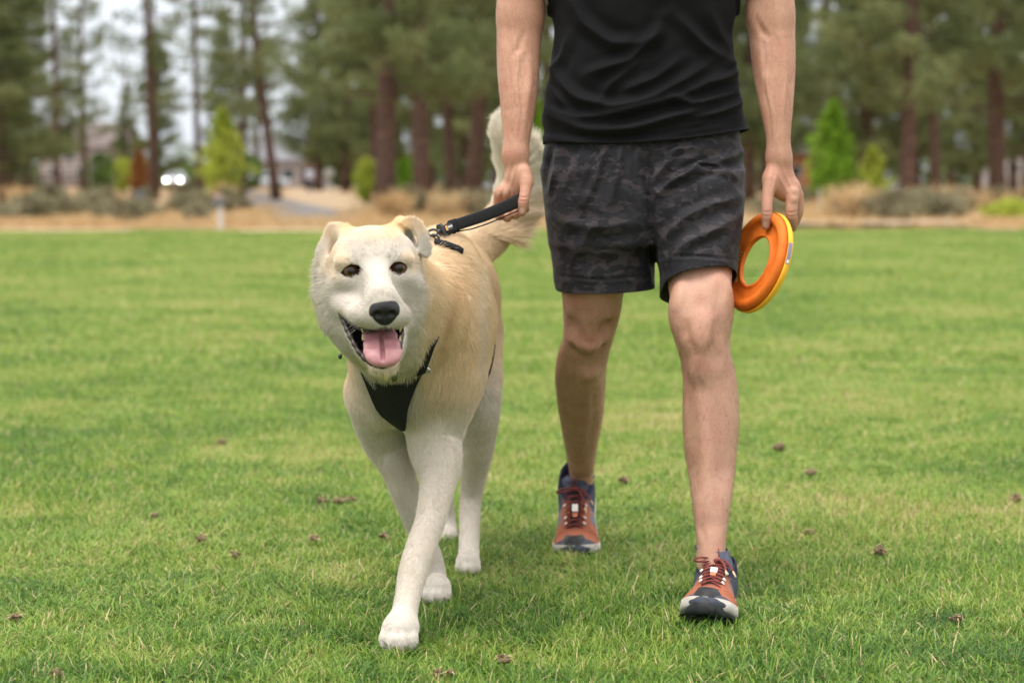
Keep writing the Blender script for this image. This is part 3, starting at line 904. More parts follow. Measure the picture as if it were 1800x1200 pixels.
# ---- houses
def house(px, Y, w, d, hw, hr, mat_w, mat_r, label, win, door=None, rz=0.0):
    o = empty('house', at_px(px, Y), rz); tag(o, label, 'house')
    bpy.context.view_layer.update()
    L = lambda mb, nm, mt, par=o: setattr(mb.build(nm, mt, par), 'matrix_parent_inverse', Matrix.Identity(4))
    mb = MB(); mb.box((0, 0, hw / 2), (w, d, hw)); L(mb, 'wall', mat_w)
    mb = MB(); e = 0.5
    V = [(-w / 2 - e, -d / 2 - e, hw), (w / 2 + e, -d / 2 - e, hw), (w / 2 + e, d / 2 + e, hw), (-w / 2 - e, d / 2 + e, hw), (-w / 2 - e, 0, hw + hr), (w / 2 + e, 0, hw + hr)]
    V = V + [(x, y, z + 0.22) for x, y, z in V]
    Fc = [(0, 1, 5, 4), (2, 3, 4, 5), (6, 10, 11, 7), (8, 11, 10, 9), (0, 6, 7, 1), (1, 7, 11, 5), (5, 11, 8, 2), (2, 8, 9, 3), (3, 9, 10, 4), (4, 10, 6, 0)]
    mb.add(np.array(V), Fc); L(mb, 'roof', mat_r)
    for (x, z, ww, hh) in win:
        wo = empty('window', (x, -d / 2, z)); wo.parent = o
        mb = MB(); mb.box((0, -0.03, 0), (ww, 0.06, hh)); fr = mb.build('frame', m_trim, wo); fr.matrix_parent_inverse = Matrix.Identity(4)
        mb = MB(); mb.box((0, -0.065, 0), (ww - 0.16, 0.02, hh - 0.16)); pn = mb.build('pane', m_glass, wo); pn.matrix_parent_inverse = Matrix.Identity(4)
    if door:
        mb = MB(); mb.box((door, -d / 2 - 0.04, 1.05), (1.1, 0.08, 2.1)); L(mb, 'door', m_doorm)
    return o
m_trim = simple_mat('white_trim', (0.6, 0.6, 0.58)); m_doorm = simple_mat('dark_door', (0.05, 0.03, 0.025))
m_glass = simple_mat('window_glass', (0.03, 0.035, 0.04), rough=0.08, spec=0.6)
m_roofg = simple_mat('grey_shingle', (0.16, 0.16, 0.175), (0.21, 0.21, 0.225), 2, 0.9)
m_roofb = simple_mat('brown_shingle', (0.13, 0.105, 0.10), (0.18, 0.145, 0.135), 2, 0.9)
m_brick = simple_mat('red_brick', (0.16, 0.06, 0.045), (0.22, 0.09, 0.065), 6, 0.9)
m_stucco = simple_mat('taupe_siding', (0.22, 0.19, 0.175), (0.28, 0.24, 0.22), 2, 0.9)
house(508, 225, 8.5, 7, 2.9, 2.9, m_stucco, m_roofg, 'single-storey house with a grey roof behind the leaning pine', [(-2.6, 1.5, 1.6, 1.2), (0.4, 1.5, 1.6, 1.2)], 2.4)
house(160, 215, 9.0, 7, 4.2, 2.6, m_stucco, m_roofb, 'brownish house seen between the left trunks', [(-2.8, 1.6, 1.5, 1.2), (0, 1.6, 1.5, 1.2), (2.8, 1.6, 1.5, 1.2), (-1.4, 3.3, 1.4, 1.0), (1.8, 3.3, 1.4, 1.0)])
house(1412, 150, 4.5, 5, 2.6, 1.6, simple_mat('orange_brick', (0.33, 0.13, 0.06), (0.40, 0.17, 0.08), 5, 0.9), m_roofb, 'small orange brick building behind the ring hand', [(-1.0, 1.4, 0.9, 0.9)], 1.0)
house(1790, 190, 7.0, 6, 3.6, 2.0, simple_mat('pale_siding', (0.27, 0.24, 0.21), (0.33, 0.29, 0.26), 3, 0.9), m_roofg, 'pale house glimpsed at the right edge behind the thick pine', [(-1.4, 1.8, 1.3, 1.2), (1.2, 1.8, 1.3, 1.2)])

# ---- cars on the road
m_tyre = simple_mat('tyre', (0.02, 0.02, 0.02), rough=0.9); m_rim = simple_mat('wheel_rim', (0.4, 0.4, 0.42), rough=0.4, metal=0.8)
m_head, nt, b_ = mat_new('headlight_lit'); b_.inputs['Emission Color'].default_value = (1.0, 0.97, 0.82, 1); b_.inputs['Emission Strength'].default_value = 26
def car(px, Y, rz, paint, label, lit):
    o = empty('parked_car', at_px(px, Y), rz); tag(o, label, 'car')
    I = Matrix.Identity(4)
    def add(mb, nm, mt, par=o, sm=False):
        q = mb.build(nm, mt, par, sm); q.matrix_parent_inverse = I; return q
    # body: side profile extruded with tumblehome; front at -y
    prof = [(-2.15, 0.35), (-2.2, 0.62), (-2.05, 0.82), (-1.05, 0.98), (0.6, 1.0), (2.0, 0.95), (2.2, 0.78), (2.18, 0.35)]
    cab = [(-1.05, 0.96), (-0.45, 1.42), (0.2, 1.50), (1.1, 1.46), (1.75, 0.96)]
    def ext(pr, w0, w1, nm, mt, inset=0.0):
        mb = MB(); n = len(pr); zmax = max(p[1] for p in pr); zmin = min(p[1] for p in pr)
        V = [(s_ * (w0 + (w1 - w0) * (z - zmin) / (zmax - zmin)), y, z) for s_ in (-1, 1) for (y, z) in pr]
        Fc = [tuple(range(n)), tuple(range(2 * n - 1, n - 1, -1))] + [(i, n + i, n + (i + 1) % n, (i + 1) % n) for i in range(n)]
        mb.add(np.array(V), Fc); q = add(mb, nm, mt); md = q.modifiers.new('bevel', 'BEVEL'); md.width = 0.06; md.segments = 2; return q
    ext(prof, 0.88, 0.90, 'body', paint); ext(cab, 0.84, 0.64, 'cabin', paint)
    mb = MB(); mb.add(np.array([(-0.70, -1.02, 1.02), (0.70, -1.02, 1.02), (0.58, -0.50, 1.40), (-0.58, -0.50, 1.40)]), [(0, 1, 2, 3)]); add(mb, 'windscreen', m_glass)
    for s_ in (-1, 1):
        mb = MB(); mb.add(np.array([(s_ * 0.845, -0.75, 1.03), (s_ * 0.845, 1.4, 1.03), (s_ * 0.70, 1.0, 1.40), (s_ * 0.70, -0.35, 1.40)]), [(0, 1, 2, 3)]); add(mb, 'side_window', m_glass)
        for y in (-1.35, 1.35):
            wh = empty('wheel', (s_ * 0.80, y, 0.32)); wh.parent = o
            mb = MB(); mb.tube([(-0.11, 0, 0), (0.11, 0, 0)], 0.32, 20); add(mb, 'tyre', m_tyre, wh, False)
            mb = MB(); mb.tube([(-0.115, 0, 0), (0.115, 0, 0)], 0.19, 16); add(mb, 'rim', m_rim, wh, False)
        mb = MB(); Vb, Fb = uv_ball(12, 8); mb.add(Vb * np.array([0.075, 0.05, 0.065]) + np.array([s_ * 0.66, -2.17, 0.70]), Fb.tolist())
        add(mb, 'headlight', m_head if lit else m_trim, o, True)
        mb = MB(); mb.box((s_ * 0.97, -0.75, 1.02), (0.16, 0.1, 0.12)); add(mb, 'mirror', paint)
    mb = MB(); mb.box((0, -2.2, 0.48), (1.1, 0.06, 0.18)); add(mb, 'grille', m_doorm)
    return o
m_silver = simple_mat('silver_paint', (0.52, 0.54, 0.56), rough=0.3, spec=0.5, metal=0.2); m_pale = simple_mat('pale_paint', (0.62, 0.66, 0.66), rough=0.35, spec=0.5)
car(311, 188, 0.05, m_silver, 'silver car facing the lawn with both headlights lit', True)
car(470, 196, math.pi / 2 + 0.06, m_pale, 'pale car side-on in front of the grey-roofed house', False)

# ---- far walker
def walker():
    o = empty('person', at_px(545, 128)); tag(o, 'distant person in a pale blue top and dark trousers on the path', 'person')
    x0, y0, z0 = at_px(545, 128)
    g = SDF((-0.45, -0.45, -0.02), (0.45, 0.45, 1.85), 0.025)
    g.chain([((-0.10, 0.10, 0.05), 0.055), ((-0.09, 0.02, 0.5), 0.065), ((-0.08, 0, 0.92), 0.09)], 0.03); g.chain([((0.10, -0.16, 0.05), 0.055), ((0.09, -0.08, 0.5), 0.065), ((0.08, 0, 0.92), 0.09)], 0.03)
    g.cone((-0.10, 0.08, 0.03), (-0.10, -0.06, 0.03), 0.045, 0.04, 0.02); g.cone((0.10, -0.18, 0.03), (0.10, -0.32, 0.03), 0.045, 0.04, 0.02)
    g.loft([(0.86, 0, 0, 0.16, 0.11), (1.1, 0, 0, 0.15, 0.10), (1.3, 0, 0, 0.19, 0.12), (1.45, 0, 0, 0.15, 0.09)], 0.05)
    g.chain([((-0.19, 0, 1.4), 0.055), ((-0.25, 0.02, 1.15), 0.045), ((-0.22, -0.12, 0.92), 0.035)], 0.03); g.chain([((0.19, 0, 1.4), 0.055), ((0.25, 0, 1.15), 0.045), ((0.22, -0.10, 0.92), 0.035)], 0.03)
    g.cone((0, 0, 1.42), (0, 0, 1.56), 0.055, 0.05, 0.03); g.ell((0, -0.01, 1.66), (0.075, 0.095, 0.115), k=0.02)
    v, q = g.nets(); v, q = largest(v, q); me = np_mesh('walker', relax(v, q, 1, 0.4), q)
    z = v[:, 2]; c = np.tile(np.array([0.03, 0.035, 0.05]), (len(v), 1))
    c[(z > 0.93) & (z < 1.5)] = (0.42, 0.47, 0.56); c[(z > 1.5)] = (0.40, 0.24, 0.17); c[(z > 1.70)] = (0.06, 0.035, 0.02)
    c[(z < 1.2) & (np.abs(v[:, 0]) > 0.19)] = (0.40, 0.24, 0.17); c[z < 0.07] = (0.5, 0.5, 0.5)
    set_color(me, 'dye', c); link_mesh('body', me, attr_mat('walker_dress', 'dye'), o).matrix_parent_inverse = Matrix.Identity(4)
walker()

# ---- posts, stakes, sign, fence
def post(px, Y, parts, name, label, cat):
    o = empty(name, at_px(px, Y)); tag(o, label, cat)
    for nm, c, d, mt in parts:
        mb = MB(); mb.box(c, d); q = mb.build(nm, mt, o); q.matrix_parent_inverse = Matrix.Identity(4)
        md = q.modifiers.new('bevel', 'BEVEL'); md.width = 0.012; md.segments = 2
m_pale_post = simple_mat('pale_post', (0.42, 0.40, 0.37), (0.52, 0.50, 0.46), 8, 0.9); m_box = simple_mat('slate_box', (0.10, 0.11, 0.12)); m_pink = simple_mat('pinkish_cap', (0.42, 0.27, 0.22))
post(388, 41.5, [('pole', (0, 0, 0.30), (0.11, 0.09, 0.60), m_pale_post), ('box', (-0.02, -0.02, 0.56), (0.20, 0.16, 0.16), m_box), ('cap', (-0.03, 0, 0.68), (0.16, 0.14, 0.09), m_pink)], 'waste_station', 'short pale post with a dark box at the lawn edge, left', 'post')
post(247, 56, [('pole', (0, 0, 0.30), (0.07, 0.07, 0.60), m_pale_post), ('box', (0, -0.03, 0.66), (0.24, 0.10, 0.16), m_box)], 'marker_post', 'small grey marker post below the rust-orange shrub', 'post')
post(580, 140, [('pole', (0, 0, 0.6), (0.08, 0.08, 1.2), m_pale_post), ('panel', (0, -0.06, 1.35), (0.62, 0.04, 0.5), m_trim)], 'notice_board', 'small white sign board right of the distant walker', 'sign')
for i, px in enumerate((1440, 1462, 1481)):
    post(px, 60, [('shaft', (0, 0, 0.42), (0.05, 0.05, 0.84), m_pale_post)], 'wooden_stake', '%s pale stake below the bright green conical tree' % ('left', 'middle', 'right')[i], 'stake')
fo = empty('rail_fence', at_px(60, 150)); tag(fo, 'dark rail fence low between the left trunks', 'fence')
for i in range(6):
    mb = MB(); mb.box((-3.5 + i * 1.4, 0, 0.6), (0.12, 0.12, 1.2)); q = mb.build('post', m_doorm, fo); q.matrix_parent_inverse = Matrix.Identity(4)
for z in (0.4, 0.75, 1.1):
    mb = MB(); mb.box((0, -0.08, z), (7.4, 0.05, 0.14)); q = mb.build('rail', m_doorm, fo); q.matrix_parent_inverse = Matrix.Identity(4)

# ---- crumbs of soil and thatch lying on the lawn
m_clod = simple_mat('soil_clod', (0.075, 0.048, 0.028), (0.22, 0.155, 0.090), 90, 0.95, 0.8, 250, dist=0.004)
Vb, Fb = uv_ball(14, 10)
CL = [(98, 1183, 13, 'dark soil clod near the bottom left corner'), (28, 1083, 12, 'reddish soil clod at the left edge'), (355, 946, 11, 'brown soil clod left of the dog, nearest the left edge of the pair'), (413, 973, 9, 'pale thatch scrap just below the left soil clod'),
      (551, 946, 9, 'small brown clod close to the dog\'s left'), (675, 941, 10, 'brown clod beside the dog\'s rear foreleg'), (390, 776, 9, 'small clod far back on the left lawn'), (1425, 829, 12, 'reddish clod right of the front shin'),
      (1547, 968, 14, 'pale brown clod right of the front shoe, half way to the edge'), (1424, 935, 9, 'tan thatch scrap between the shoe and the pale clod'), (1680, 1086, 12, 'straw scrap at the lower right'), (1098, 843, 10, 'brown clod between the two legs'),
      (565, 878, 10, 'pale clod, left of three behind the dog\'s foreleg'), (597, 879, 11, 'pale clod, middle of three behind the dog\'s foreleg'), (618, 876, 9, 'pale clod, right of three behind the dog\'s foreleg'), (768, 1182, 12, 'brown clod right of the front paw at the bottom edge'),
      (792, 1180, 9, 'small clod beside another at the bottom edge'), (885, 1157, 13, 'straw-covered clod right of the front paw'), (1370, 786, 12, 'soil clod far back right of the front knee'), (1785, 876, 12, 'straw clod at the right edge'), (272, 905, 7, 'tiny brown clod far left of the dog')]
m_bit = simple_mat('straw_bit', (0.45, 0.33, 0.17), (0.58, 0.46, 0.27), 60, 0.9)
for i, (px, py, rp, lb) in enumerate(CL):
    c = G(px, py, 0.016); rad = 0.85 * rp * c[1] / F
    rr = np.random.default_rng(900 + i)
    v = Vb * np.array([1.0, 0.9, 0.65]); v = v * (1 + 0.55 * noise3(v, 1.9, i)[:, None] + 0.4 * noise3(v, 4.6, i + 50)[:, None])
    o = empty('soil_clod', tuple(c)); tag(o, lb, 'clod')
    me = np_mesh('clod', v * rad, Fb, False); me.materials.append(m_clod); link_mesh('lump', me, None, o).matrix_parent_inverse = Matrix.Identity(4)
    mb = MB()
    for k_ in range(9):
        d = rr.normal(0, 1, 3); d[2] = abs(d[2]) * 0.5; d /= np.linalg.norm(d)
        mb.tube([d * rad * 0.5, d * rad * 1.0, d * rad * (1.2 + 0.7 * rr.random()) + np.array([0, 0, -0.004])], 0.0007, 4)
    q = mb.build('straw_bits', m_bit, o); q.matrix_parent_inverse = Matrix.Identity(4); q['kind'] = 'stuff'
# ================================================================ the dog
CREAM = np.array([0.66, 0.56, 0.43]); WHITE = np.array([0.56, 0.512, 0.45])
TAN = np.array([0.74, 0.525, 0.300]); DTAN = np.array([0.58, 0.34, 0.16]); BLACK = np.array([0.012, 0.011, 0.011])
GREY = np.array([0.46, 0.42, 0.37])

HO = P(659, 474, 3.43)
HW = np.array([0, 0, CAM_H]) - HO; HW /= np.linalg.norm(HW)
HU = np.cross(np.array([0, 0, 1.0]), HW); HU /= np.linalg.norm(HU)
HV = np.cross(HW, HU)
HM = np.array([HU, HV, HW])
def H(u, v, w): return HO + (u * HU + v * HV + w * HW) * 0.00098
mm = 0.00098

dog = empty('dog', (-0.17, 4.05, 0))
tag(dog, 'large cream and tan dog walking on the lawn with its mouth open', 'dog')

def build_dog_body():
    g = SDF((-0.42, 3.22, -0.03), (0.14, 4.90, 1.02), 0.005, [(0, -0.36, -0.13, 0.0022), (1, 3.27, 3.56, 0.0022), (2, 0.50, 0.80, 0.0022)])
    # trunk
    g.ell(P(722, 640, 3.88), (0.110, 0.12, 0.120), k=0.03)
    g.ell(P(768, 585, 4.13), (0.118, 0.30, 0.185), k=0.05)
    g.ell(P(775, 486, 3.98), (0.075, 0.17, 0.095), k=0.06)
    g.ell(P(790, 520, 4.48), (0.104, 0.22, 0.125), k=0.06)
    g.ell(P(790, 505, 4.62), (0.09, 0.10, 0.11), k=0.05)
    # neck and throat ruff
    g.chain([(H(-4, -15, -110), 0.088), (P(712, 555, 3.74), 0.105), (P(752, 560, 3.92), 0.125)], k=0.06)
    g.chain([(H(-8, -95, -75), 0.072), (P(682, 600, 3.68), 0.062), (P(706, 625, 3.80), 0.080)], k=0.05)
    # shoulders
    g.ell(P(788, 622, 3.90), (0.058, 0.10, 0.13), k=0.05)
    g.ell(P(668, 660, 3.90), (0.048, 0.085, 0.105), k=0.04)
    # front leg, dog's left: stepping forward
    g.chain([(P(787, 660, 3.88), 0.070), (P(766, 760, 3.93), 0.054), (P(770, 812, 3.87), 0.045), (P(771, 842, 3.84), 0.0345), (P(757, 912, 3.77), 0.0275),
             (P(741, 957, 3.715), 0.0265), (P(727, 1002, 3.665), 0.0262), (P(716, 1052, 3.622), 0.0225), (P(707, 1098, 3.585), 0.0235)], k=0.02)
    g.ell(P(752, 745, 3.88), (0.042, 0.05, 0.07), k=0.03)
    paw(g, P(704, 1118, 3.578), 0.034, -0.10)
    # front leg, dog's right: behind
    g.chain([(P(658, 690, 3.90), 0.058), (P(672, 765, 3.98), 0.045), (P(695, 815, 3.99), 0.034), (P(713, 865, 4.0), 0.0295), (P(735, 925, 4.02), 0.025),
             (P(756, 980, 4.04), 0.0245), (P(766, 1015, 4.04), 0.022), (P(768, 1035, 4.02), 0.023)], k=0.018)
    paw(g, P(768, 1046, 3.985), 0.029, 0.02)
    # hind leg, dog's left
    g.ell(P(826, 575, 4.46), (0.052, 0.13, 0.14), k=0.05)
    g.chain([(P(826, 590, 4.44), 0.07), (P(843, 690, 4.30), 0.046), (P(842, 770, 4.34), 0.036), (P(833, 835, 4.41), 0.028), (P(827, 880, 4.43), 0.0235),
             (P(825, 930, 4.38), 0.0215), (P(824, 985, 4.315), 0.0225)], k=0.025)
    paw(g, P(823, 994, 4.28), 0.0265, 0.0)
    # hind leg, dog's right, pushing off
    g.ell(P(752, 590, 4.5), (0.05, 0.12, 0.13), k=0.05)
    g.chain([(P(755, 620, 4.5), 0.066), (P(757, 720, 4.42), 0.045), (P(765, 800, 4.55), 0.033), (P(776, 850, 4.70), 0.025), (P(783, 900, 4.735), 0.021), (P(786, 936, 4.72), 0.024)], k=0.025)
    g.ell(P(787, 943, 4.69), (0.024, 0.034, 0.024), k=0.012)
    # tail core
    g.chain([(P(800, 470, 4.60), 0.06), (P(832, 440, 4.68), 0.043), (P(866, 412, 4.73), 0.039), (P(890, 372, 4.75), 0.035), (P(901, 325, 4.75), 0.031),
             (P(896, 282, 4.73), 0.028), (P(884, 245, 4.71), 0.022), (P(876, 224, 4.70), 0.012)], k=0.02)
    # ---- head
    E = lambda c, r, k=0.02, op='add': g.ell(H(*c), np.array(r) * mm, HM, k, op)
    C = lambda a, b, ra, rb, k=0.02, op='add': g.cone(H(*a), H(*b), ra * mm, rb * mm, k, op)
    E((-3, 6, -78), (76, 62, 84), 0.03)
    E((-30, 26, -38), (36, 34, 36), 0.03); E((30, 30, -38), (36, 34, 36), 0.03)         # forehead bosses
    E((-64, -62, -78), (30, 50, 52), 0.03); E((56, -58, -78), (30, 48, 52), 0.03)       # cheeks
    E((-46, -30, -30), (34, 22, 26), 0.025); E((50, -26, -32), (30, 20, 26), 0.025)     # cheek bones
    C((0, -6, -12), (13, -46, 88), 27, 19, 0.025)                                       # bridge
    C((4, -42, 0), (15, -72, 78), 36, 30, 0.03)                                         # muzzle
    E((-15, -80, 56), (27, 20, 36), 0.022); E((39, -79, 60), (23, 20, 34), 0.020)       # lips
    C((-44, -70, 0), (-26, -83, 40), 12, 14, 0.030); C((44, -66, 12), (40, -80, 48), 13, 16, 0.014)
    E((15, -92, 82), (14, 12, 14), 0.012)
    # lower jaw
    C((-34, -96, -30), (3, -163, 52), 28, 13, 0.02); C((34, -96, -30), (24, -163, 52), 24, 13, 0.02)
    E((8, -134, 6), (36, 32, 46), 0.03)
    E((13, -169, 58), (18, 10, 15), 0.015)
    # planes of the face
    E((-40, -33, 38), (13, 20, 22), 0.030, 'sub'); E((49, -31, 36), (13, 20, 22), 0.030, 'sub')
    E((-76, -40, 30), (16, 22, 30), 0.03, 'sub'); E((84, -40, 24), (16, 22, 30), 0.03, 'sub')
    C((-60, -63, -12), (-42, -71, 12), 8, 8, 0.030)                                    # drawn-up lip at the corner
    E((-42, 14, -3), (26, 10, 14), 0.024); E((40, 19, -5), (25, 10, 14), 0.024)           # brows
    E((-41, -18, -8), (24, 9, 12), 0.02); E((43, -13, -10), (22, 9, 12), 0.02)       # lower lids
    eye_l = np.array([(-56, -5), (-50, 4), (-41, 8), (-32, 6.5), (-26, 0), (-31, -9), (-41, -12.5), (-51, -10)]) * mm
    eye_r = np.array([(28, 2), (33, 10), (41, 12.5), (49, 10.5), (54, 4), (51, -4), (43, -8), (34, -5)]) * mm
    eye_l = eye_l.mean(0) + (eye_l - eye_l.mean(0)) * 1.1; eye_r = eye_r.mean(0) + (eye_r - eye_r.mean(0)) * 1.1
    g.prism(eye_l, HO, HU, HV, HW, -8 * mm, 60 * mm, 0.003); g.prism(eye_r, HO, HU, HV, HW, -10 * mm, 60 * mm, 0.003)
    # the open mouth
    mouth = np.array([(-62, -76), (-45, -91), (-30, -101), (-8, -106), (16, -101), (40, -106), (47, -101), (48, -112), (43, -140), (34, -157), (14, -168), (-8, -162), (-27, -146), (-44, -118)]) * mm
    g.prism(mouth, HO, HU, HV, HW, -25 * mm, 160 * mm, 0.006)
    E((16, -72, 100), (19, 17, 18), 0.004, 'sub')
    # ears: folded flaps
    C((34, 58, -86), (50, 84, -86), 20, 10, 0.02)
    C((50, 80, -92), (64, 30, -88), 11, 15, 0.014)
    flap_r = np.array([(44, 84), (54, 94), (70, 94), (84, 87), (95, 66), (102, 38), (99, 25), (89, 20), (79, 32), (75, 56), (66, 70), (54, 76)]) * mm
    g.prism(flap_r, HO, HU, HV, HW, -76 * mm, -66 * mm, 0.008, 'add')
    E((63, 52, -72), (9, 20, 14), 0.008, 'sub')
    C((-46, 52, -86), (-64, 74, -92), 20, 10, 0.02)
    flap_l = np.array([(-46, 76), (-58, 83), (-82, 84), (-93, 62), (-102, 30), (-106, -6), (-99, -20), (-88, -6), (-82, 22), (-74, 48), (-62, 64)]) * mm
    g.prism(flap_l, HO, HU, HV, HW, -92 * mm, -80 * mm, 0.008, 'add')
    C((-88, 30, -96), (-92, -40, -92), 14, 16, 0.02)
    E((-73, 38, -74), (7, 24, 10), 0.010, 'sub')
    return g

def paw(g, c, r, yaw):
    fw = np.array([math.sin(yaw), -math.cos(yaw), 0]); sd = np.array([math.cos(yaw), math.sin(yaw), 0]); up = np.array([0, 0, 1.0])
    M = np.array([sd, fw, up])
    base = np.array([c[0], c[1], 0.0])
    g.ell(base + up * r * 0.95 + fw * 0.1 * r, (r * 0.95, r * 1.15, r * 0.85), M, k=0.016)
    for s_, f_, rr in ((-0.66, 0.62, 0.40), (-0.23, 0.98, 0.43), (0.23, 0.98, 0.43), (0.66, 0.62, 0.40)):
        g.ell(base + sd * s_ * r + fw * (f_ * r) + up * r * 0.50, (rr * r * 0.82, rr * r * 1.5, rr * r * 1.25), M, k=0.006)
        g.cone(base + sd * s_ * r * 0.7 + up * r * 1.05, base + sd * s_ * r + fw * (f_ * r) + up * r * 0.6, rr * r * 0.6, rr * r * 0.75, k=0.008)

g = build_dog_body()
DV, DQ = g.nets()
del g
DV, DQ = largest(DV, DQ)
DV = relax(DV, DQ, 2, 0.4)
dog_me = np_mesh('dog_body', DV, DQ)
DV, DN = me_arrays(dog_me)

def seg_d(p, a, b):
    a = np.asarray(a); b = np.asarray(b); ab = b - a
    t = np.clip((p - a) @ ab / (ab @ ab), 0, 1)
    return np.linalg.norm(p - a - t[:, None] * ab, axis=1), t

def head_uvw(p):
    q = (p - HO) / mm
    return q @ HU, q @ HV, q @ HW

EYE_L = np.array([(-57, -5), (-50, 4), (-41, 8), (-32, 6.5), (-25, 0), (-31, -9), (-41, -12.5), (-51, -10)])
EYE_R = np.array([(27, 2), (33, 10), (41, 12.5), (49, 10.5), (55, 4), (51, -4), (43, -8), (34, -5)])
TAILP = [(800, 470, 4.6), (832, 440, 4.68), (866, 412, 4.73), (890, 372, 4.75), (901, 325, 4.75), (896, 282, 4.73), (884, 245, 4.71), (873, 200, 4.70)]
def dog_fields(p, n):
    """colour, fur length, fur mask (0 bare..1), flow direction at points of the skin"""
    N = len(p)
    u, v, w = head_uvw(p)
    col = np.tile(TAN * 0.35 + CREAM * 0.65, (N, 1))
    z, y, x = p[:, 2], p[:, 1], p[:, 0]
    def mixin(c, t):
        nonlocal col
        t = np.clip(t, 0, 1)[:, None]; col = col * (1 - t) + np.asarray(c) * t
    nz = noise3(p, 9, 3); nz2 = noise3(p, 28, 4)
    # back and flank tan, belly and legs cream
    back = sstep(0.50, 0.66, z + 0.03 * nz) * sstep(3.62, 3.8, y)
    mixin(TAN * 0.65 + CREAM * 0.35, back * 0.85)
    mixin(CREAM * 0.6 + TAN * 0.4, sstep(0.05, 0.3, nz) * back * 0.5)
    legs = 1 - sstep(0.36, 0.52, z + 0.03 * nz)
    mixin(WHITE * 1.28 + np.array([0.01, 0.0, -0.02]), legs * 0.92)
    mixin(WHITE * 1.30, 1 - sstep(0.03, 0.12, z))
    d, t = seg_d(p, P(672, 625, 3.60), P(700, 700, 3.72)); mixin(CREAM * 0.5 + WHITE * 0.5, 1 - sstep(0.07, 0.15, d))
    # neck side tan towards withers
    d, t = seg_d(p, P(770, 500, 3.72), P(790, 600, 3.80)); mixin(TAN * 0.9 + DTAN * 0.1, (1 - sstep(0.05, 0.13, d)) * 0.65)
    # tan comes forward to the cheek on the dog's left side of the neck
    qx = p[:, 0] / p[:, 1] * F + 900
    side = sstep(718, 748, qx + 14 * nz - 0.35 * np.clip(0.48 - z, 0, 1) * 400) * sstep(0.36, 0.46, z) * (y < 4.1)
    mixin(TAN * 0.68 + CREAM * 0.32, side * 0.8)
    mixin(DTAN, side * (1 - sstep(0.02, 0.06, np.abs(qx - 800 - 140 * (0.58 - z)) / 900)) * sstep(0.50, 0.6, z) * 0.0)
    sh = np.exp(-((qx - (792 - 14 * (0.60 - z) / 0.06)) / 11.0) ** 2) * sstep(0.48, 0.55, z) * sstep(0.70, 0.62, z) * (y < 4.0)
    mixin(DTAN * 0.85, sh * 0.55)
    mixin(CREAM * 0.6 + WHITE * 0.4, np.exp(-((qx - 846) / 9.0) ** 2) * sstep(0.42, 0.5, z) * sstep(0.72, 0.64, z) * (y < 4.3) * 0.6)  # highlight down the ribs, painted as a cream band
    # tail
    d, t = seg_d(p, P(885, 245, 4.7), P(900, 330, 4.75)); tail = sstep(4.62, 4.7, y) * sstep(0.70, 0.74, z)
    mixin(TAN * 0.5 + CREAM * 0.5, tail * 0.8)
    mixin(np.array([0.93, 0.87, 0.76]), tail * sstep(0.74, 0.84, z))
    # head
    hd = sstep(-140, -100, w) * sstep(-190, -140, v) * (np.abs(u) < 130)
    mixin(WHITE * 0.85 + CREAM * 0.15, hd * (1 - sstep(70, 92, u) * sstep(-60, -90, w) * (1 - sstep(10, 40, v))))
    mixin(TAN * 0.55 + CREAM * 0.45, hd * sstep(36, 66, v + 6 * nz2) * 0.75)
    mixin(TAN * 0.5 + CREAM * 0.5, hd * (1 - sstep(16, 44, np.hypot(u + 66, v - 14))) * 0.7)
    mixin(TAN * 0.5 + CREAM * 0.5, hd * (1 - sstep(10, 30, np.hypot(u - 64, v - 14))) * 0.7)
    mixin(TAN, hd * (1 - sstep(10, 30, np.hypot((u - 38) * 0.8, v - 80))) * 1.0)
    mixin(TAN, hd * (1 - sstep(6, 20, np.hypot(u + 50, v - 74))) * 1.0)
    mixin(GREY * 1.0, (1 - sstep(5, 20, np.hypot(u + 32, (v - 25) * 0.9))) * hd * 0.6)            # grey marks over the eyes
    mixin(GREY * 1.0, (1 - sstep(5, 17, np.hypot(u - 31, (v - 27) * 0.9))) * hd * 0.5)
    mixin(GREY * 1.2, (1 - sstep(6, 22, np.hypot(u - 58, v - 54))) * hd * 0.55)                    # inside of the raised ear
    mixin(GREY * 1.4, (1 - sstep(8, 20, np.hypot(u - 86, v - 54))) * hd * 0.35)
    mixin(GREY * 1.25, (1 - sstep(8, 26, np.hypot((u + 36) * 1.1, v + 32))) * hd * 0.62)             # face shading below the eyes painted into the greyish fur
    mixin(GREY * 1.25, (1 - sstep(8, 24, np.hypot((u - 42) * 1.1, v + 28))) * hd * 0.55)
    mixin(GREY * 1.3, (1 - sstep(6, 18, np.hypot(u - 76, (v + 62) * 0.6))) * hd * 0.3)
    mixin(GREY * 0.62, (1 - sstep(6, 17, np.hypot(u - 60, (v - 56) * 0.6))) * (w < -72) * hd * 0.85)              # shade in the hollow of the raised ear, painted dark grey
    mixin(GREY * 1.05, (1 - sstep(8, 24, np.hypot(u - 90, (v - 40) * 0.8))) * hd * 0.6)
    mixin(TAN * 0.6 + GREY * 0.4, (1 - sstep(4, 12, np.hypot(u + 76, (v - 40) * 0.5))) * hd * 0.5)  # tan with shadow painted in between the folded ear and the head
    # dark skin: eye rims, lips, mouth
    bare = np.zeros(N)
    for poly in (EYE_L, EYE_R):
        c0 = poly.mean(0)
        q = np.stack([u, v], 1)
        r1 = poly_in(q, c0 + (poly - c0) * 1.22) & (w > -40); r2 = poly_in(q, c0 + (poly - c0) * 1.7) & (w > -40)
        mixin(GREY * 1.05, r2 * 0.4)
        mixin(BLACK * 1.5, r1.astype(float)); bare = np.maximum(bare, r1)
    mouthin = mouth_mask(u, v, w)
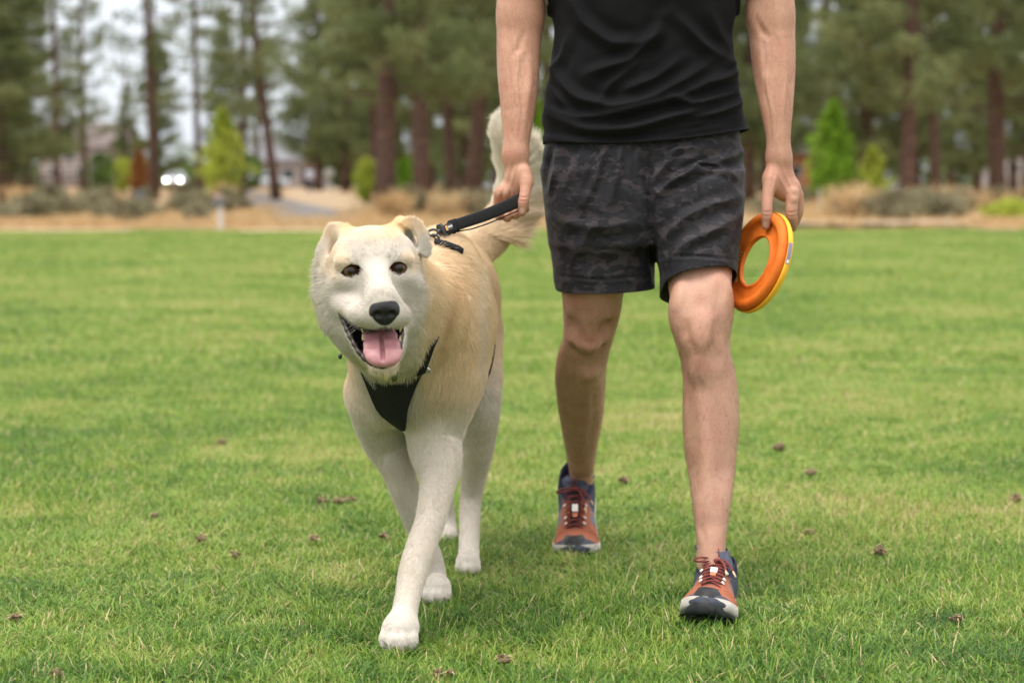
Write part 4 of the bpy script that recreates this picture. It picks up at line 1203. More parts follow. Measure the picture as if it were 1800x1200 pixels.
    mixin(BLACK, mouthin)
    mixin(GREY, (1 - sstep(10, 17, np.hypot((u - 16) / 1.7, v + 97))) * sstep(60, 80, w) * 0.75 * (1 - mouthin))
    # lengths
    L = np.full(N, 0.015)
    L += 0.005 * sstep(0.45, 0.6, z) * sstep(3.6, 3.75, y)
    L = np.where(z < 0.45, 0.010 + 0.005 * sstep(0.22, 0.45, z), L)
    L = np.where(z < 0.16, 0.008 + 0.002 * sstep(0.05, 0.16, z), L)
    face = hd
    Lh = 0.008 + 0.007 * sstep(-10, -90, w) + 0.008 * sstep(60, 100, np.abs(u)) * sstep(20, -40, v) + 0.006 * sstep(-120, -160, v) * sstep(20, -30, w)
    Lh = np.where(v < -112, np.minimum(np.maximum(Lh, 0.007), 0.009), Lh)
    Lh = np.where((v > 30), 0.009 + 0.003 * sstep(-40, -110, w), Lh)
    Lh = np.where((np.abs(u + 2) > 50) & (v > 22) & (w > -100), 0.0065, Lh)
    L = L * (1 - face) + Lh * face
    d, t = seg_d(p, P(672, 625, 3.60), P(700, 690, 3.74)); L += 0.005 * (1 - sstep(0.06, 0.14, d)) * (1 - face)
    L = np.where(tail > 0.3, 0.030 + 0.060 * sstep(-0.1, 0.7, n[:, 0] * 0.9 - n[:, 2] * 0.45) * sstep(1.0, 0.93, z), L)
    # mask
    mask = 1 - mouthin
    mask *= 1 - bare
    mask *= 1 - (np.hypot((u - 16) / 27, (v + 72) / 23) < 1) * (w > 60)
    # flow
    fl = np.zeros((N, 3)); fl[:, 1] = 0.75; fl[:, 2] = -0.65; fl[:, 0] = 0.15 * np.sign(n[:, 0])
    lg = (1 - sstep(0.42, 0.58, z))[:, None]
    fl = fl * (1 - lg) + np.array([0, 0.15, -1.0]) * lg
    pw = (1 - sstep(0.02, 0.07, z))[:, None]
    fl = fl * (1 - pw) + np.array([0, -0.6, -0.8]) * pw
    nose = H(16, -74, 112)
    rad = p - nose; rad /= np.linalg.norm(rad, axis=1)[:, None] + 1e-9
    rad = rad + np.array([0, 0.5, 0]) + HV * (-0.35 * sstep(-20, -80, v) - 0.55 * sstep(60, 100, np.abs(u)) * sstep(60, 20, v))[:, None]
    fl = fl * (1 - face[:, None]) + rad * face[:, None]
    ck = (sstep(-95, -160, w) * sstep(-0.2, 0.2, 3.72 - y))[:, None]
    tl = (tail * 1.0)[:, None]
    path = np.array([P(*q) for q in TAILP]); best = np.full(N, 1e9); tdir = np.zeros((N, 3))
    for a, b2 in zip(path[:-1], path[1:]):
        dd, _ = seg_d(p, a, b2); m_ = dd < best; best[m_] = dd[m_]; tdir[m_] = (b2 - a) / np.linalg.norm(b2 - a)
    out = np.array([0.75, 0.0, -0.55])
    tdir = tdir * 1.0 + out * (0.85 * (1 - sstep(0.86, 0.95, z)))[:, None] * sstep(-0.5, 0.5, n @ out)[:, None]
    fl = fl * (1 - tl) + tdir * tl
    return np.clip(col, 0, 1), L, mask, fl

def mouth_mask(u, v, w):
    inside = poly_in(np.stack([u, v], 1), np.array([(-66, -74), (-45, -88), (-30, -97), (-8, -102), (16, -97), (40, -102), (50, -98), (51, -112), (46, -142), (36, -161), (14, -172), (-10, -166), (-30, -149), (-48, -118)]))
    return (inside & (w > -60)).astype(float)

def poly_in(q, poly):
    c = np.zeros(len(q), bool); j = len(poly) - 1
    for i in range(len(poly)):
        xi, yi = poly[i]; xj, yj = poly[j]
        c ^= ((yi > q[:, 1]) != (yj > q[:, 1])) & (q[:, 0] < (xj - xi) * (q[:, 1] - yi) / (yj - yi + 1e-12) + xi)
        j = i
    return c

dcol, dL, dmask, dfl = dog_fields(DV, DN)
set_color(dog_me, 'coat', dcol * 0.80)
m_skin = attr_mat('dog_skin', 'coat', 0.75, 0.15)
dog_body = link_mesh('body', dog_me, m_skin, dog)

# ---- fur strands
def make_fur(name, me, count, fields, parent, mat, rad=0.00035, keep=None, seed=1, lmul=1.0, clump=0.17):
    r = np.random.default_rng(seed)
    v, nrm = me_arrays(me)
    me.calc_loop_triangles()
    tri = np.empty(len(me.loop_triangles) * 3, dtype=np.int32); me.loop_triangles.foreach_get('vertices', tri); tri = tri.reshape(-1, 3)
    col, L, mask, fl = fields
    ar = np.linalg.norm(np.cross(v[tri[:, 1]] - v[tri[:, 0]], v[tri[:, 2]] - v[tri[:, 0]]), axis=1) / 2
    Lt = L[tri].mean(1)
    wgt = ar * np.clip(0.015 / Lt, 0.6, 3.0) ** 1.3 * np.where((v[tri[:, 0], 1] > 4.62) & (v[tri[:, 0], 2] > 0.6), 5.0, 1.0) * (mask[tri].min(1) > 0.5)
    if keep is not None: wgt = wgt * keep(v[tri].mean(1), nrm[tri].mean(1))
    t = r.choice(len(tri), count, p=wgt / wgt.sum())
    a, b = r.random(count), r.random(count)
    fl_ = a + b > 1; a[fl_] = 1 - a[fl_]; b[fl_] = 1 - b[fl_]
    bc = np.stack([1 - a - b, a, b], 1)
    get = lambda arr: (arr[tri[t]] * (bc[:, :, None] if arr.ndim == 2 else bc)).sum(1)
    p, n, c, l, f = get(v), get(nrm), get(col), get(L), get(fl)
    n /= np.linalg.norm(n, axis=1)[:, None] + 1e-9
    f = f - n * (f * n).sum(1)[:, None]
    fn = np.linalg.norm(f, axis=1)[:, None]
    f = f / np.maximum(fn, 0.25)
    # clumps: neighbours lean the same way
    nk = 1 + 0.5 * np.clip(1 - np.linalg.norm((p - P(775, 520, 3.75)) / np.array([0.14, 0.2, 0.14]), axis=1), 0, 1)[:, None]
    jit = np.stack([noise3(p, 55, 11), noise3(p, 55, 12), noise3(p, 55, 13)], 1) * clump + np.stack([noise3(p, 18, 21), noise3(p, 18, 22), noise3(p, 18, 23)], 1) * clump
    lf = np.clip((l - 0.008) / 0.012, 0, 1)[:, None]; jit = jit * nk * (0.22 + 0.78 * lf) + r.normal(0, 0.05, (count, 3))
    l = l * lmul * (0.72 + 0.5 * r.random(count))
    K = 5
    ts = np.linspace(0, 1, K)
    lift0 = 0.30 + 0.22 * lf
    pts = np.zeros((count, K, 3)); pos = p - n * 0.001; pts[:, 0] = pos
    for k in range(1, K):
        s = ts[k]
        d = n * (lift0 * (1 - s) + 0.10) + f * (0.55 + 0.65 * s) + jit * (0.5 + s)
        d[:, 2] -= 0.12 * s
        d /= np.linalg.norm(d, axis=1)[:, None]
        pos = pos + d * (l / (K - 1))[:, None]
        pts[:, k] = pos
    c = c * (1 + r.normal(0, 0.06, (count, 1))) * (1 + 0.05 * noise3(p, 40, 31)[:, None])
    hc = bpy.data.hair_curves.new(name)
    hc.add_curves([K] * count)
    hc.position_data.foreach_set('vector', pts.reshape(-1).astype(np.float32))
    ra = hc.attributes.new('radius', 'FLOAT', 'POINT') if 'radius' not in hc.attributes else hc.attributes['radius']
    rr = np.tile(rad * np.array([1.0, 0.95, 0.8, 0.55, 0.12]), (count, 1)) * (1 + 1.6 * np.clip((l - 0.02) / 0.03, 0, 1))[:, None]
    ra.data.foreach_set('value', rr.reshape(-1).astype(np.float32))
    ca = hc.attributes.new('coat', 'FLOAT_COLOR', 'CURVE')
    cc = np.ones((count, 4), dtype=np.float32); cc[:, :3] = np.clip(c, 0, 1)
    ca.data.foreach_set('color', cc.reshape(-1))
    hc.materials.append(mat)
    o = bpy.data.objects.new(name, hc)
    COL.objects.link(o)
    o.parent = parent; o.matrix_parent_inverse = parent_inv(parent)
    return o

m_fur, nt, b_ = mat_new('dog_fur')
at = nd(nt, 'ShaderNodeAttribute', attribute_name='coat')
nt.links.new(at.outputs['Color'], b_.inputs['Base Color'])
b_.inputs['Roughness'].default_value = 0.62
b_.inputs['Specular IOR Level'].default_value = 0.22
FURN = 400000
fur = make_fur('fur', dog_me, FURN, (dcol, dL, dmask, dfl), dog, m_fur, rad=0.00022)
fur['kind'] = 'stuff'

# ---- eyes, nose, tongue, teeth
def uv_ball(n=24, m=16):
    V = []; Fq = []
    for i in range(m + 1):
        th = math.pi * i / m
        for j in range(n):
            ph = 2 * math.pi * j / n
            V.append((math.sin(th) * math.cos(ph), math.sin(th) * math.sin(ph), math.cos(th)))
    for i in range(m):
        for j in range(n):
            Fq.append((i * n + j, i * n + (j + 1) % n, (i + 1) * n + (j + 1) % n, (i + 1) * n + j))
    return np.array(V), np.array(Fq)

m_eye, nt, b_ = mat_new('dog_eye')
a_ = nd(nt, 'ShaderNodeAttribute', attribute_name='iris')
r_ = ramp(nt, a_.outputs['Fac'], [(0.0, (0.004, 0.003, 0.003)), (0.36, (0.004, 0.003, 0.003)), (0.44, (0.055, 0.019, 0.006)), (0.74, (0.115, 0.043, 0.012)), (0.84, (0.010, 0.006, 0.005)), (0.95, (0.10, 0.06, 0.05))])
nt.links.new(r_.outputs[0], b_.inputs['Base Color'])
b_.inputs['Roughness'].default_value = 0.05
b_.inputs['Specular IOR Level'].default_value = 0.4
BV, BF = uv_ball(32, 24)
for (eu, ev, ew) in ((-41.5, -2.5, -2.2), (41.5, 2.5, -3.8)):
    look = np.array([0.05, 0.02, 1.0]); look /= np.linalg.norm(look)
    r_n = np.degrees(np.arccos(np.clip(BV @ look, -1, 1))) / 72.0
    vv = H(eu, ev, ew) + (BV * np.array([14.2, 13.6, 13.0]) * mm) @ HM
    me = np_mesh('eye', vv, BF); set_float(me, 'iris', np.clip(r_n, 0, 1))
    link_mesh('eye', me, m_eye, dog)

m_nose = simple_mat('dog_nose', (0.006, 0.006, 0.0065), (0.014, 0.0135, 0.014), 300, 0.42, 0.5, 900, 0.32, dist=0.0008)
g = SDF(H(16, -72, 95) - 0.07, H(16, -72, 95) + 0.07, 0.0016)
NE = lambda c, r, k=0.006, op='add': g.ell(H(*c), np.array(r) * mm, HM, k, op)
NE((16, -70, 92), (21, 20, 17)); NE((16, -64, 98), (25, 15, 17)); NE((3, -73, 97), (14, 13, 16)); NE((29, -72, 97), (13, 13, 16)); NE((16, -83, 97), (16, 13, 12))
NE((16, -56, 96), (19, 9, 14))
NE((4, -77, 114), (7.5, 6.5, 9), 0.003, 'sub'); NE((28.5, -76, 114), (7, 6.5, 9), 0.003, 'sub')
NE((-6, -81, 110), (5, 2.2, 9), 0.003, 'sub'); NE((39, -80, 110), (5, 2.2, 9), 0.003, 'sub')
NE((16.5, -86, 112), (1.0, 12, 4), 0.003, 'sub')
v_, q_ = g.nets(); v_, q_ = largest(v_, q_)
link_mesh('nose', np_mesh('nose', relax(v_, q_, 1, 0.4), q_), m_nose, dog)

m_tongue, nt, b_ = mat_new('dog_tongue')
tc = nd(nt, 'ShaderNodeTexCoord'); nz = nd(nt, 'ShaderNodeTexNoise'); nz.inputs['Scale'].default_value = 60
nt.links.new(tc.outputs['Object'], nz.inputs['Vector'])
r_ = ramp(nt, nz.outputs['Fac'], [(0.3, (0.36, 0.155, 0.165)), (0.7, (0.47, 0.225, 0.23))])
nt.links.new(r_.outputs[0], b_.inputs['Base Color'])
b_.inputs['Roughness'].default_value = 0.34; b_.inputs['Specular IOR Level'].default_value = 0.4
b_.inputs['Subsurface Weight'].default_value = 0.15; b_.inputs['Subsurface Radius'].default_value = (0.006, 0.002, 0.0015)
n2 = nd(nt, 'ShaderNodeTexNoise'); n2.inputs['Scale'].default_value = 900
nt.links.new(tc.outputs['Object'], n2.inputs['Vector']); bump(nt, b_, n2.outputs['Fac'], 0.25, 0.0008)
g = SDF(H(10, -135, 40) - 0.10, H(10, -135, 40) + 0.10, 0.0018)
NE = lambda c, r, k=0.010, op='add': g.ell(H(*c), np.array(r) * mm, HM, k, op)
path = [((8, -104, 10), 26, 8), ((9, -114, 34), 28, 8), ((11, -128, 56), 30, 8), ((13, -142, 70), 31.5, 8), ((13.5, -152, 77), 27, 8), ((14, -160, 80), 19, 7)]
for i in range(len(path) - 1):
    (c0, w0, h0), (c1, w1, h1) = path[i], path[i + 1]
    for t in np.linspace(0, 1, 5):
        c = np.array(c0) * (1 - t) + np.array(c1) * t; ww = w0 * (1 - t) + w1 * t; hh = h0 * (1 - t) + h1 * t
        NE(tuple(c), (ww, hh, 8), 0.006)
for t in np.linspace(0, 0.95, 18):
    c = np.array((9, -98, 41)) * (1 - t) + np.array((13.5, -150, 91)) * t
    NE(tuple(c + np.array([0, -1.5, 0])), (0.6, 4.0, 2.5), 0.005, 'sub')
v_, q_ = g.nets(); v_, q_ = largest(v_, q_)
link_mesh('tongue', np_mesh('tongue', relax(v_, q_, 2, 0.5), q_), m_tongue, dog)

m_tooth = simple_mat('tooth_enamel', (0.50, 0.38, 0.22), (0.62, 0.50, 0.33), 80, 0.35, spec=0.5)
for (u_, v_, w_, du, dv, r0) in ((-22, -99, 50, 1, -11, 3.6), (-20, -122, 44, -2, 11, 3.4), (44, -98, 54, -1, -10, 3.4), (42, -124, 46, 2, 10, 3.0)):
    mb = MB(); ts = np.linspace(0, 1, 6)
    mb.tube([H(u_ + du * t, v_ + dv * t, w_ + 2 * t) for t in ts], [r0 * mm * (1 - 0.85 * t ** 1.6) for t in ts], 8)
    mb.build('tooth', m_tooth, dog, True)
m_gum = simple_mat('dark_gum', (0.012, 0.010, 0.010), (0.05, 0.028, 0.026), 160, 0.3, 0.5, 500, 0.5, dist=0.001)
mb = MB()
lip = [(-60, -80, -2), (-52, -97, 10), (-43, -116, 22), (-32, -137, 36), (-18, -154, 50), (0, -166, 60), (14, -170, 64), (28, -164, 60), (38, -150, 48), (43, -130, 36), (46, -110, 24)]
lip = np.array(lip, float)
tt = np.linspace(0, len(lip) - 1, 60)
lp = np.stack([np.interp(tt, range(len(lip)), lip[:, i]) for i in range(3)], 1)
lp[:, :2] += np.stack([np.sin(tt * 9) * 0.8, np.cos(tt * 7) * 0.8], 1)
mb.tube([H(*q) for q in lp], [mm * (4.6 + 1.1 * math.sin(i * 1.7)) for i in range(60)], 8)
mb.build('lower_lip', m_gum, dog, True)
up = np.array([(-62, -77, -2), (-50, -87, 14), (-38, -96, 30), (-24, -103, 46), (-8, -106, 62)], float)
tt = np.linspace(0, 4, 30); up = np.stack([np.interp(tt, range(5), up[:, i]) for i in range(3)], 1)
mb = MB(); mb.tube([H(*q) for q in up], [mm * (3.6 + 0.7 * math.sin(i * 1.9)) for i in range(30)], 8); mb.build('upper_lip', m_gum, dog, True)
# whiskers
mb = MB()
r = np.random.default_rng(5)
for s_ in (-1, 1):
    for i in range(6):
        a = H(16 + s_ * (24 + 10 * r.random()), -76 - 14 * r.random(), 72 + 16 * r.random())
        d = HU * s_ * (0.7 + 0.3 * r.random()) + HV * (-0.15 - 0.4 * r.random()) + HW * (0.35 - 0.3 * r.random())
        ln = 0.045 + 0.03 * r.random()
        mb.tube([a + d * ln * t + np.array([0, 0, -0.012]) * t * t for t in np.linspace(0, 1, 5)], [0.0002, 0.00018, 0.00014, 0.0001, 0.00005], 4)
wh = mb.build('whiskers', simple_mat('whisker', (0.10, 0.09, 0.08), (0.35, 0.32, 0.29), 50, 0.5), dog); wh['kind'] = 'stuff'
# ================================================================ the walking person
man = empty('person', (0.27, 4.2, 0))
tag(man, 'person in a black T-shirt and dark camouflage shorts walking with a leash and ring', 'person')

SKIN = np.array([0.43, 0.245, 0.172]); SKIN_RED = np.array([0.43, 0.180, 0.132]); SKIN_TAN = np.array([0.37, 0.188, 0.115])

def px_rows(rows):
    """rows (py, x0, x1, Y, ry) -> horizontal ovals"""
    out = []
    for (py, x0, x1, Y, ry) in rows:
        p = P((x0 + x1) / 2, py, Y)
        out.append((p[2], p[0], p[1], S((x1 - x0) / 2, Y), ry))
    return out

LEG_F = [(310, 1145, 1290, 4.2, 0.092), (380, 1150, 1298, 4.18, 0.090), (478, 1171, 1286, 4.12, 0.084), (520, 1177, 1284, 4.09, 0.078), (555, 1182, 1281, 4.065, 0.072), (601, 1186, 1281, 4.05, 0.064), (632, 1197, 1287, 4.055, 0.060),
         (670, 1201, 1296, 4.065, 0.062), (708, 1200, 1299, 4.065, 0.066), (747, 1200, 1299, 4.06, 0.066), (785, 1202, 1296, 4.05, 0.062), (823, 1208, 1293, 4.04, 0.055), (862, 1214, 1288, 4.008, 0.048),
         (896, 1218, 1283, 3.99, 0.042), (926, 1222, 1278, 3.975, 0.039), (955, 1224, 1275, 3.965, 0.040), (1000, 1224, 1276, 3.955, 0.045)]
LEG_R = [(310, 965, 1120, 4.2, 0.092), (380, 966, 1110, 4.20, 0.092), (500, 985, 1100, 4.215, 0.085), (520, 988, 1095, 4.22, 0.082), (555, 991, 1090, 4.235, 0.076), (593, 991, 1079, 4.26, 0.066), (616, 981, 1072, 4.29, 0.062),
         (651, 975, 1065, 4.34, 0.064), (689, 977, 1064, 4.40, 0.066), (727, 982, 1061, 4.46, 0.062), (766, 989, 1053, 4.53, 0.054), (804, 996, 1046, 4.60, 0.045), (830, 1001, 1043, 4.645, 0.041), (852, 1001, 1044, 4.68, 0.042)]

def build_man_body():
    g = SDF((-0.14, 3.82, 0.03), (0.76, 4.86, 1.86), 0.005,
            [(0, -0.055, 0.055, 0.0021), (0, 0.50, 0.62, 0.0021), (1, 4.03, 4.21, 0.0021), (2, 0.725, 0.885, 0.0021)])
    g.loft(px_rows(LEG_F), 0.015, n=2.15)
    g.loft(px_rows(LEG_R), 0.015, n=2.15)
    # hips and trunk under the clothes
    g.loft([(0.80, 0.27, 4.20, 0.15, 0.10), (0.92, 0.275, 4.20, 0.165, 0.105), (1.05, 0.275, 4.20, 0.145, 0.095), (1.2, 0.275, 4.195, 0.16, 0.10), (1.36, 0.275, 4.2, 0.175, 0.10), (1.46, 0.275, 4.21, 0.13, 0.07)], 0.04, n=2.3)
    g.chain([((0.275, 4.215, 1.45), 0.062), ((0.275, 4.20, 1.56), 0.058)], 0.04)
    # head
    g.ell((0.275, 4.20, 1.70), (0.074, 0.095, 0.105), k=0.03)
    g.ell((0.275, 4.165, 1.635), (0.055, 0.06, 0.06), k=0.03)
    g.cone((0.275, 4.105, 1.70), (0.275, 4.088, 1.668), 0.010, 0.014, 0.015)
    g.ell((0.275, 4.10, 1.625), (0.024, 0.012, 0.009), k=0.01)
    for s_ in (-1, 1):
        g.ell((0.275 + s_ * 0.03, 4.105, 1.708), (0.016, 0.012, 0.010), k=0.012, op='sub')
        g.ell((0.275 + s_ * 0.079, 4.215, 1.69), (0.010, 0.020, 0.032), k=0.01)
    # knees: kneecap, hollows, tendons
    E = lambda px, py, Y, r, k=0.012, op='add': g.ell(P(px, py, Y), r, None, k, op)
    E(1231, 588, 4.002, (0.034, 0.020, 0.042), 0.020)
    E(1231, 645, 4.006, (0.018, 0.018, 0.03), 0.02)
    E(1195, 575, 3.985, (0.012, 0.016, 0.028), 0.02, 'sub'); E(1270, 580, 3.985, (0.012, 0.016, 0.030), 0.02, 'sub')
    E(1200, 625, 3.985, (0.012, 0.014, 0.022), 0.018, 'sub'); E(1266, 622, 3.985, (0.013, 0.014, 0.022), 0.018, 'sub')
    E(1202, 545, 4.035, (0.028, 0.03, 0.05), 0.03)          # inner thigh muscle
    E(1262, 535, 4.04, (0.028, 0.03, 0.06), 0.03)
    g.cone(P(1240, 660, 4.018), P(1246, 900, 3.965), 0.014, 0.012, 0.03)                        # shin bone
    E(1034, 590, 4.212, (0.034, 0.024, 0.040), 0.020)
    E(1034, 640, 4.275, (0.018, 0.018, 0.03), 0.02)
    E(1001, 585, 4.19, (0.012, 0.018, 0.03), 0.02, 'sub'); E(1066, 585, 4.19, (0.012, 0.018, 0.03), 0.02, 'sub')
    E(1012, 620, 4.225, (0.010, 0.012, 0.018), 0.016, 'sub'); E(1056, 618, 4.225, (0.010, 0.012, 0.018), 0.016, 'sub')
    g.cone(P(1034, 655, 4.29), P(1024, 815, 4.60), 0.014, 0.012, 0.03)
    # arms
    g.chain([((0.055, 4.225, 1.39), 0.060), (P(918, -40, 4.21), 0.047), (P(915, 30, 4.20), 0.045)], 0.03)
    g.chain([(P(915, 20, 4.20), 0.047), (P(912, 75, 4.185), 0.0465), (P(911, 130, 4.165), 0.0435), (P(911, 190, 4.14), 0.0365), (P(908, 240, 4.125), 0.0285), (P(906, 272, 4.115), 0.0262)], 0.02, sc=(1, 0.82, 1))
    g.chain([((0.495, 4.225, 1.39), 0.060), (P(1350, -40, 4.21), 0.047), (P(1353, 30, 4.20), 0.047)], 0.03)
    g.chain([(P(1354, 20, 4.20), 0.047), (P(1358, 75, 4.185), 0.0475), (P(1361, 130, 4.165), 0.0435), (P(1365, 190, 4.14), 0.034), (P(1368, 240, 4.125), 0.0255), (P(1369, 275, 4.12), 0.0245)], 0.02, sc=(1, 0.82, 1))
    # hand on the leash
    px = lambda r: S(r, 4.1)
    g.chain([(P(906, 275, 4.115), px(20)), (P(906, 305, 4.115), px(20)), (P(902, 330, 4.118), px(20))], 0.014, sc=(1, 0.75, 1))
    g.ell(P(914, 318, 4.112), (px(20), 0.019, px(26)), None, 0.012)
    g.ell(P(887, 338, 4.112), (px(16), 0.019, px(15)), None, 0.010)
    g.cone(P(921, 303, 4.10), P(926, 322, 4.088), px(13), px(11.5), 0.010)
    for (x, yb, dx, r) in ((877, 379, 1, 8.2), (891, 382, 0, 8.6), (906, 377, 0, 8.8), (922, 366, -1, 8.6)):
        top = 340 if x < 900 else 334
        g.chain([(P(x, top, 4.112), px(r + 1.2)), (P(x - 1, yb - 12, 4.13), px(r + 0.6)), (P(x, yb, 4.112), px(r)), (P(x + 2 + dx, yb - 1, 4.086), px(r - 0.8))], 0.004)
    g.chain([(P(926, 318, 4.09), px(11)), (P(922, 346, 4.072), px(9.6)), (P(919, 358, 4.070), px(10.0)), (P(917, 372, 4.072), px(8.6))], 0.006)
    # hand pinching the ring
    g.chain([(P(1369, 278, 4.12), px(19)), (P(1371, 300, 4.12), px(23)), (P(1376, 326, 4.12), px(25))], 0.014, sc=(1, 0.62, 1))
    g.ell(P(1388, 335, 4.122), (px(20), 0.021, px(20)), None, 0.012)
    g.ell(P(1357, 318, 4.108), (px(18), 0.018, px(24)), None, 0.012)
    g.chain([(P(1354, 318, 4.10), px(12.5)), (P(1349, 348, 4.085), px(10.3)), (P(1348, 370, 4.076), px(9.6)), (P(1348, 384, 4.076), px(9.4)), (P(1347, 397, 4.080), px(7.6))], 0.006)
    g.chain([(P(1393, 340, 4.104), px(12)), (P(1391, 372, 4.098), px(10.6)), (P(1392, 386, 4.102), px(10.2)), (P(1393, 400, 4.112), px(8.2))], 0.005)
    g.chain([(P(1401, 343, 4.125), px(11.5)), (P(1402, 374, 4.128), px(9.8)), (P(1394, 394, 4.135), px(8.6)), (P(1386, 402, 4.140), px(7.6))], 0.004)
    g.chain([(P(1402, 345, 4.148), px(10.5)), (P(1404, 372, 4.155), px(9)), (P(1395, 390, 4.160), px(8)), (P(1386, 396, 4.163), px(7.2))], 0.004)
    g.chain([(P(1398, 346, 4.166), px(9.5)), (P(1400, 368, 4.176), px(8)), (P(1392, 383, 4.182), px(7.2)), (P(1384, 388, 4.184), px(6.6))], 0.004)
    return g

g = build_man_body()
MV, MQ = g.nets(); del g
MV, MQ = largest(MV, MQ)
MV = relax(MV, MQ, 2, 0.4)
man_me = np_mesh('person_body', MV, MQ)
MV, MN = me_arrays(man_me)

def pix(p):
    """where a point stands in the picture, for laying folds"""
    d = p - np.array([0, 0, CAM_H])
    zc = d @ _FW
    return 900 + F * d[:, 0] / zc, 600 - F * (d @ _UP) / zc

def fold_field(p, n, folds, front=0.35, sharp=0.0):
    """each fold: polyline on the front of the cloth, height (m), width (px); positive = ridge"""
    x, y = pix(p)
    out = np.zeros(len(p))
    for pts, A, wd in folds:
        pts = np.array(pts, float)
        tt = np.linspace(0, len(pts) - 1, len(pts) * 6)
        q = np.stack([np.interp(tt, range(len(pts)), pts[:, i]) for i in range(2)], 1)
        for _ in range(4): q[1:-1] = (q[:-2] + 2 * q[1:-1] + q[2:]) / 4
        best = np.full(len(p), 1e9); par = np.zeros(len(p))
        for i in range(len(q) - 1):
            ab = q[i + 1] - q[i]
            t = np.clip(((x - q[i][0]) * ab[0] + (y - q[i][1]) * ab[1]) / (ab @ ab + 1e-9), 0, 1)
            d = np.hypot(x - q[i][0] - t * ab[0], y - q[i][1] - t * ab[1])
            m = d < best
            best[m] = d[m]; par[m] = (i + t[m]) / (len(q) - 1)
        taper = np.clip(np.sin(np.pi * np.clip(par, 0.04, 0.96)), 0, 1) ** 0.6
        out += A * taper * ((1 - sharp) * np.exp(-(best / wd) ** 2) + sharp * np.exp(-1.25 * best / wd) - 0.35 * np.exp(-((best - 1.9 * wd) / wd) ** 2))
    return out * sstep(-0.1, front, -n[:, 1])

# veins, tendons and muscle edges
BODY_F = [([(905, 70), (912, 110), (906, 150), (914, 195), (905, 245)], 0.0022, 3), ([(893, 120), (898, 170), (893, 220), (900, 262)], 0.0018, 3), ([(930, 90), (932, 140), (925, 190), (920, 240)], 0.003, 6), ([(918, 60), (912, 85), (905, 95)], -0.003, 5),
          ([(885, 60), (888, 120), (890, 180)], 0.003, 7), ([(1345, 60), (1352, 110), (1348, 150), (1358, 200), (1362, 250)], 0.0022, 3), ([(1378, 80), (1382, 140), (1376, 200), (1376, 250)], 0.002, 4), ([(1335, 70), (1340, 120), (1350, 170)], 0.003, 7), ([(1330, 35), (1342, 58), (1350, 66)], -0.003, 5),
          ([(1360, 285), (1368, 310), (1384, 338)], 0.0014, 2.2), ([(1372, 285), (1382, 312), (1396, 338)], 0.0014, 2.2), ([(1366, 300), (1361, 325), (1356, 340)], 0.0012, 2.2), ([(884, 330), (882, 345), (884, 352)], -0.002, 2), ([(896, 328), (897, 342), (897, 350)], -0.002, 2), ([(878, 338), (875, 346), (877, 352)], 0.0018, 4), ([(889, 334), (889, 343), (890, 350)], 0.0018, 4), ([(912, 346), (921, 348), (930, 346)], -0.0012, 1.8), ([(913, 352), (920, 354), (928, 352)], -0.001, 1.6), ([(1341, 372), (1348, 374), (1356, 372)], -0.0012, 1.8), ([(1341, 378), (1348, 380), (1356, 378)], -0.001, 1.6), ([(1382, 372), (1391, 375), (1400, 372)], -0.0012, 1.8), ([(1382, 378), (1391, 381), (1400, 378)], -0.001, 1.6), ([(1390, 345), (1396, 352), (1402, 348)], 0.002, 5), ([(898, 285), (892, 310), (884, 335)], 0.0014, 2.2), ([(908, 285), (902, 312), (896, 338)], 0.0014, 2.2),
          ([(1210, 480), (1208, 520), (1200, 560)], -0.0035, 8), ([(1270, 490), (1262, 530), (1262, 565)], -0.003, 8), ([(1208, 570), (1212, 600), (1222, 622)], -0.004, 6), ([(1256, 570), (1254, 600), (1244, 625)], -0.0035, 6), ([(1228, 640), (1226, 665), (1232, 690)], -0.002, 6),
          ([(1268, 660), (1276, 740), (1266, 830)], 0.0018, 14), ([(1214, 690), (1212, 760), (1222, 840)], 0.0018, 12), ([(1236, 700), (1238, 780), (1244, 880)], 0.0012, 8),
          ([(1012, 545), (1016, 575), (1022, 598)], -0.003, 6), ([(1062, 540), (1056, 575), (1048, 600)], -0.003, 6), ([(1020, 606), (1034, 614), (1050, 606)], 0.003, 6), ([(1012, 660), (1010, 710), (1015, 770)], 0.003, 8), ([(1030, 650), (1028, 720), (1024, 800)], 0.0012, 8), ([(1042, 670), (1044, 730), (1036, 790)], -0.002, 6),
          ([(1232, 925), (1240, 945), (1238, 960)], -0.0015, 4), ([(1226, 900), (1228, 940), (1230, 958)], 0.002, 4)]
MV = MV + MN * fold_field(MV, MN, BODY_F)[:, None]
man_me.vertices.foreach_set('co', MV.reshape(-1).astype(np.float32)); man_me.update()
MV, MN = me_arrays(man_me)

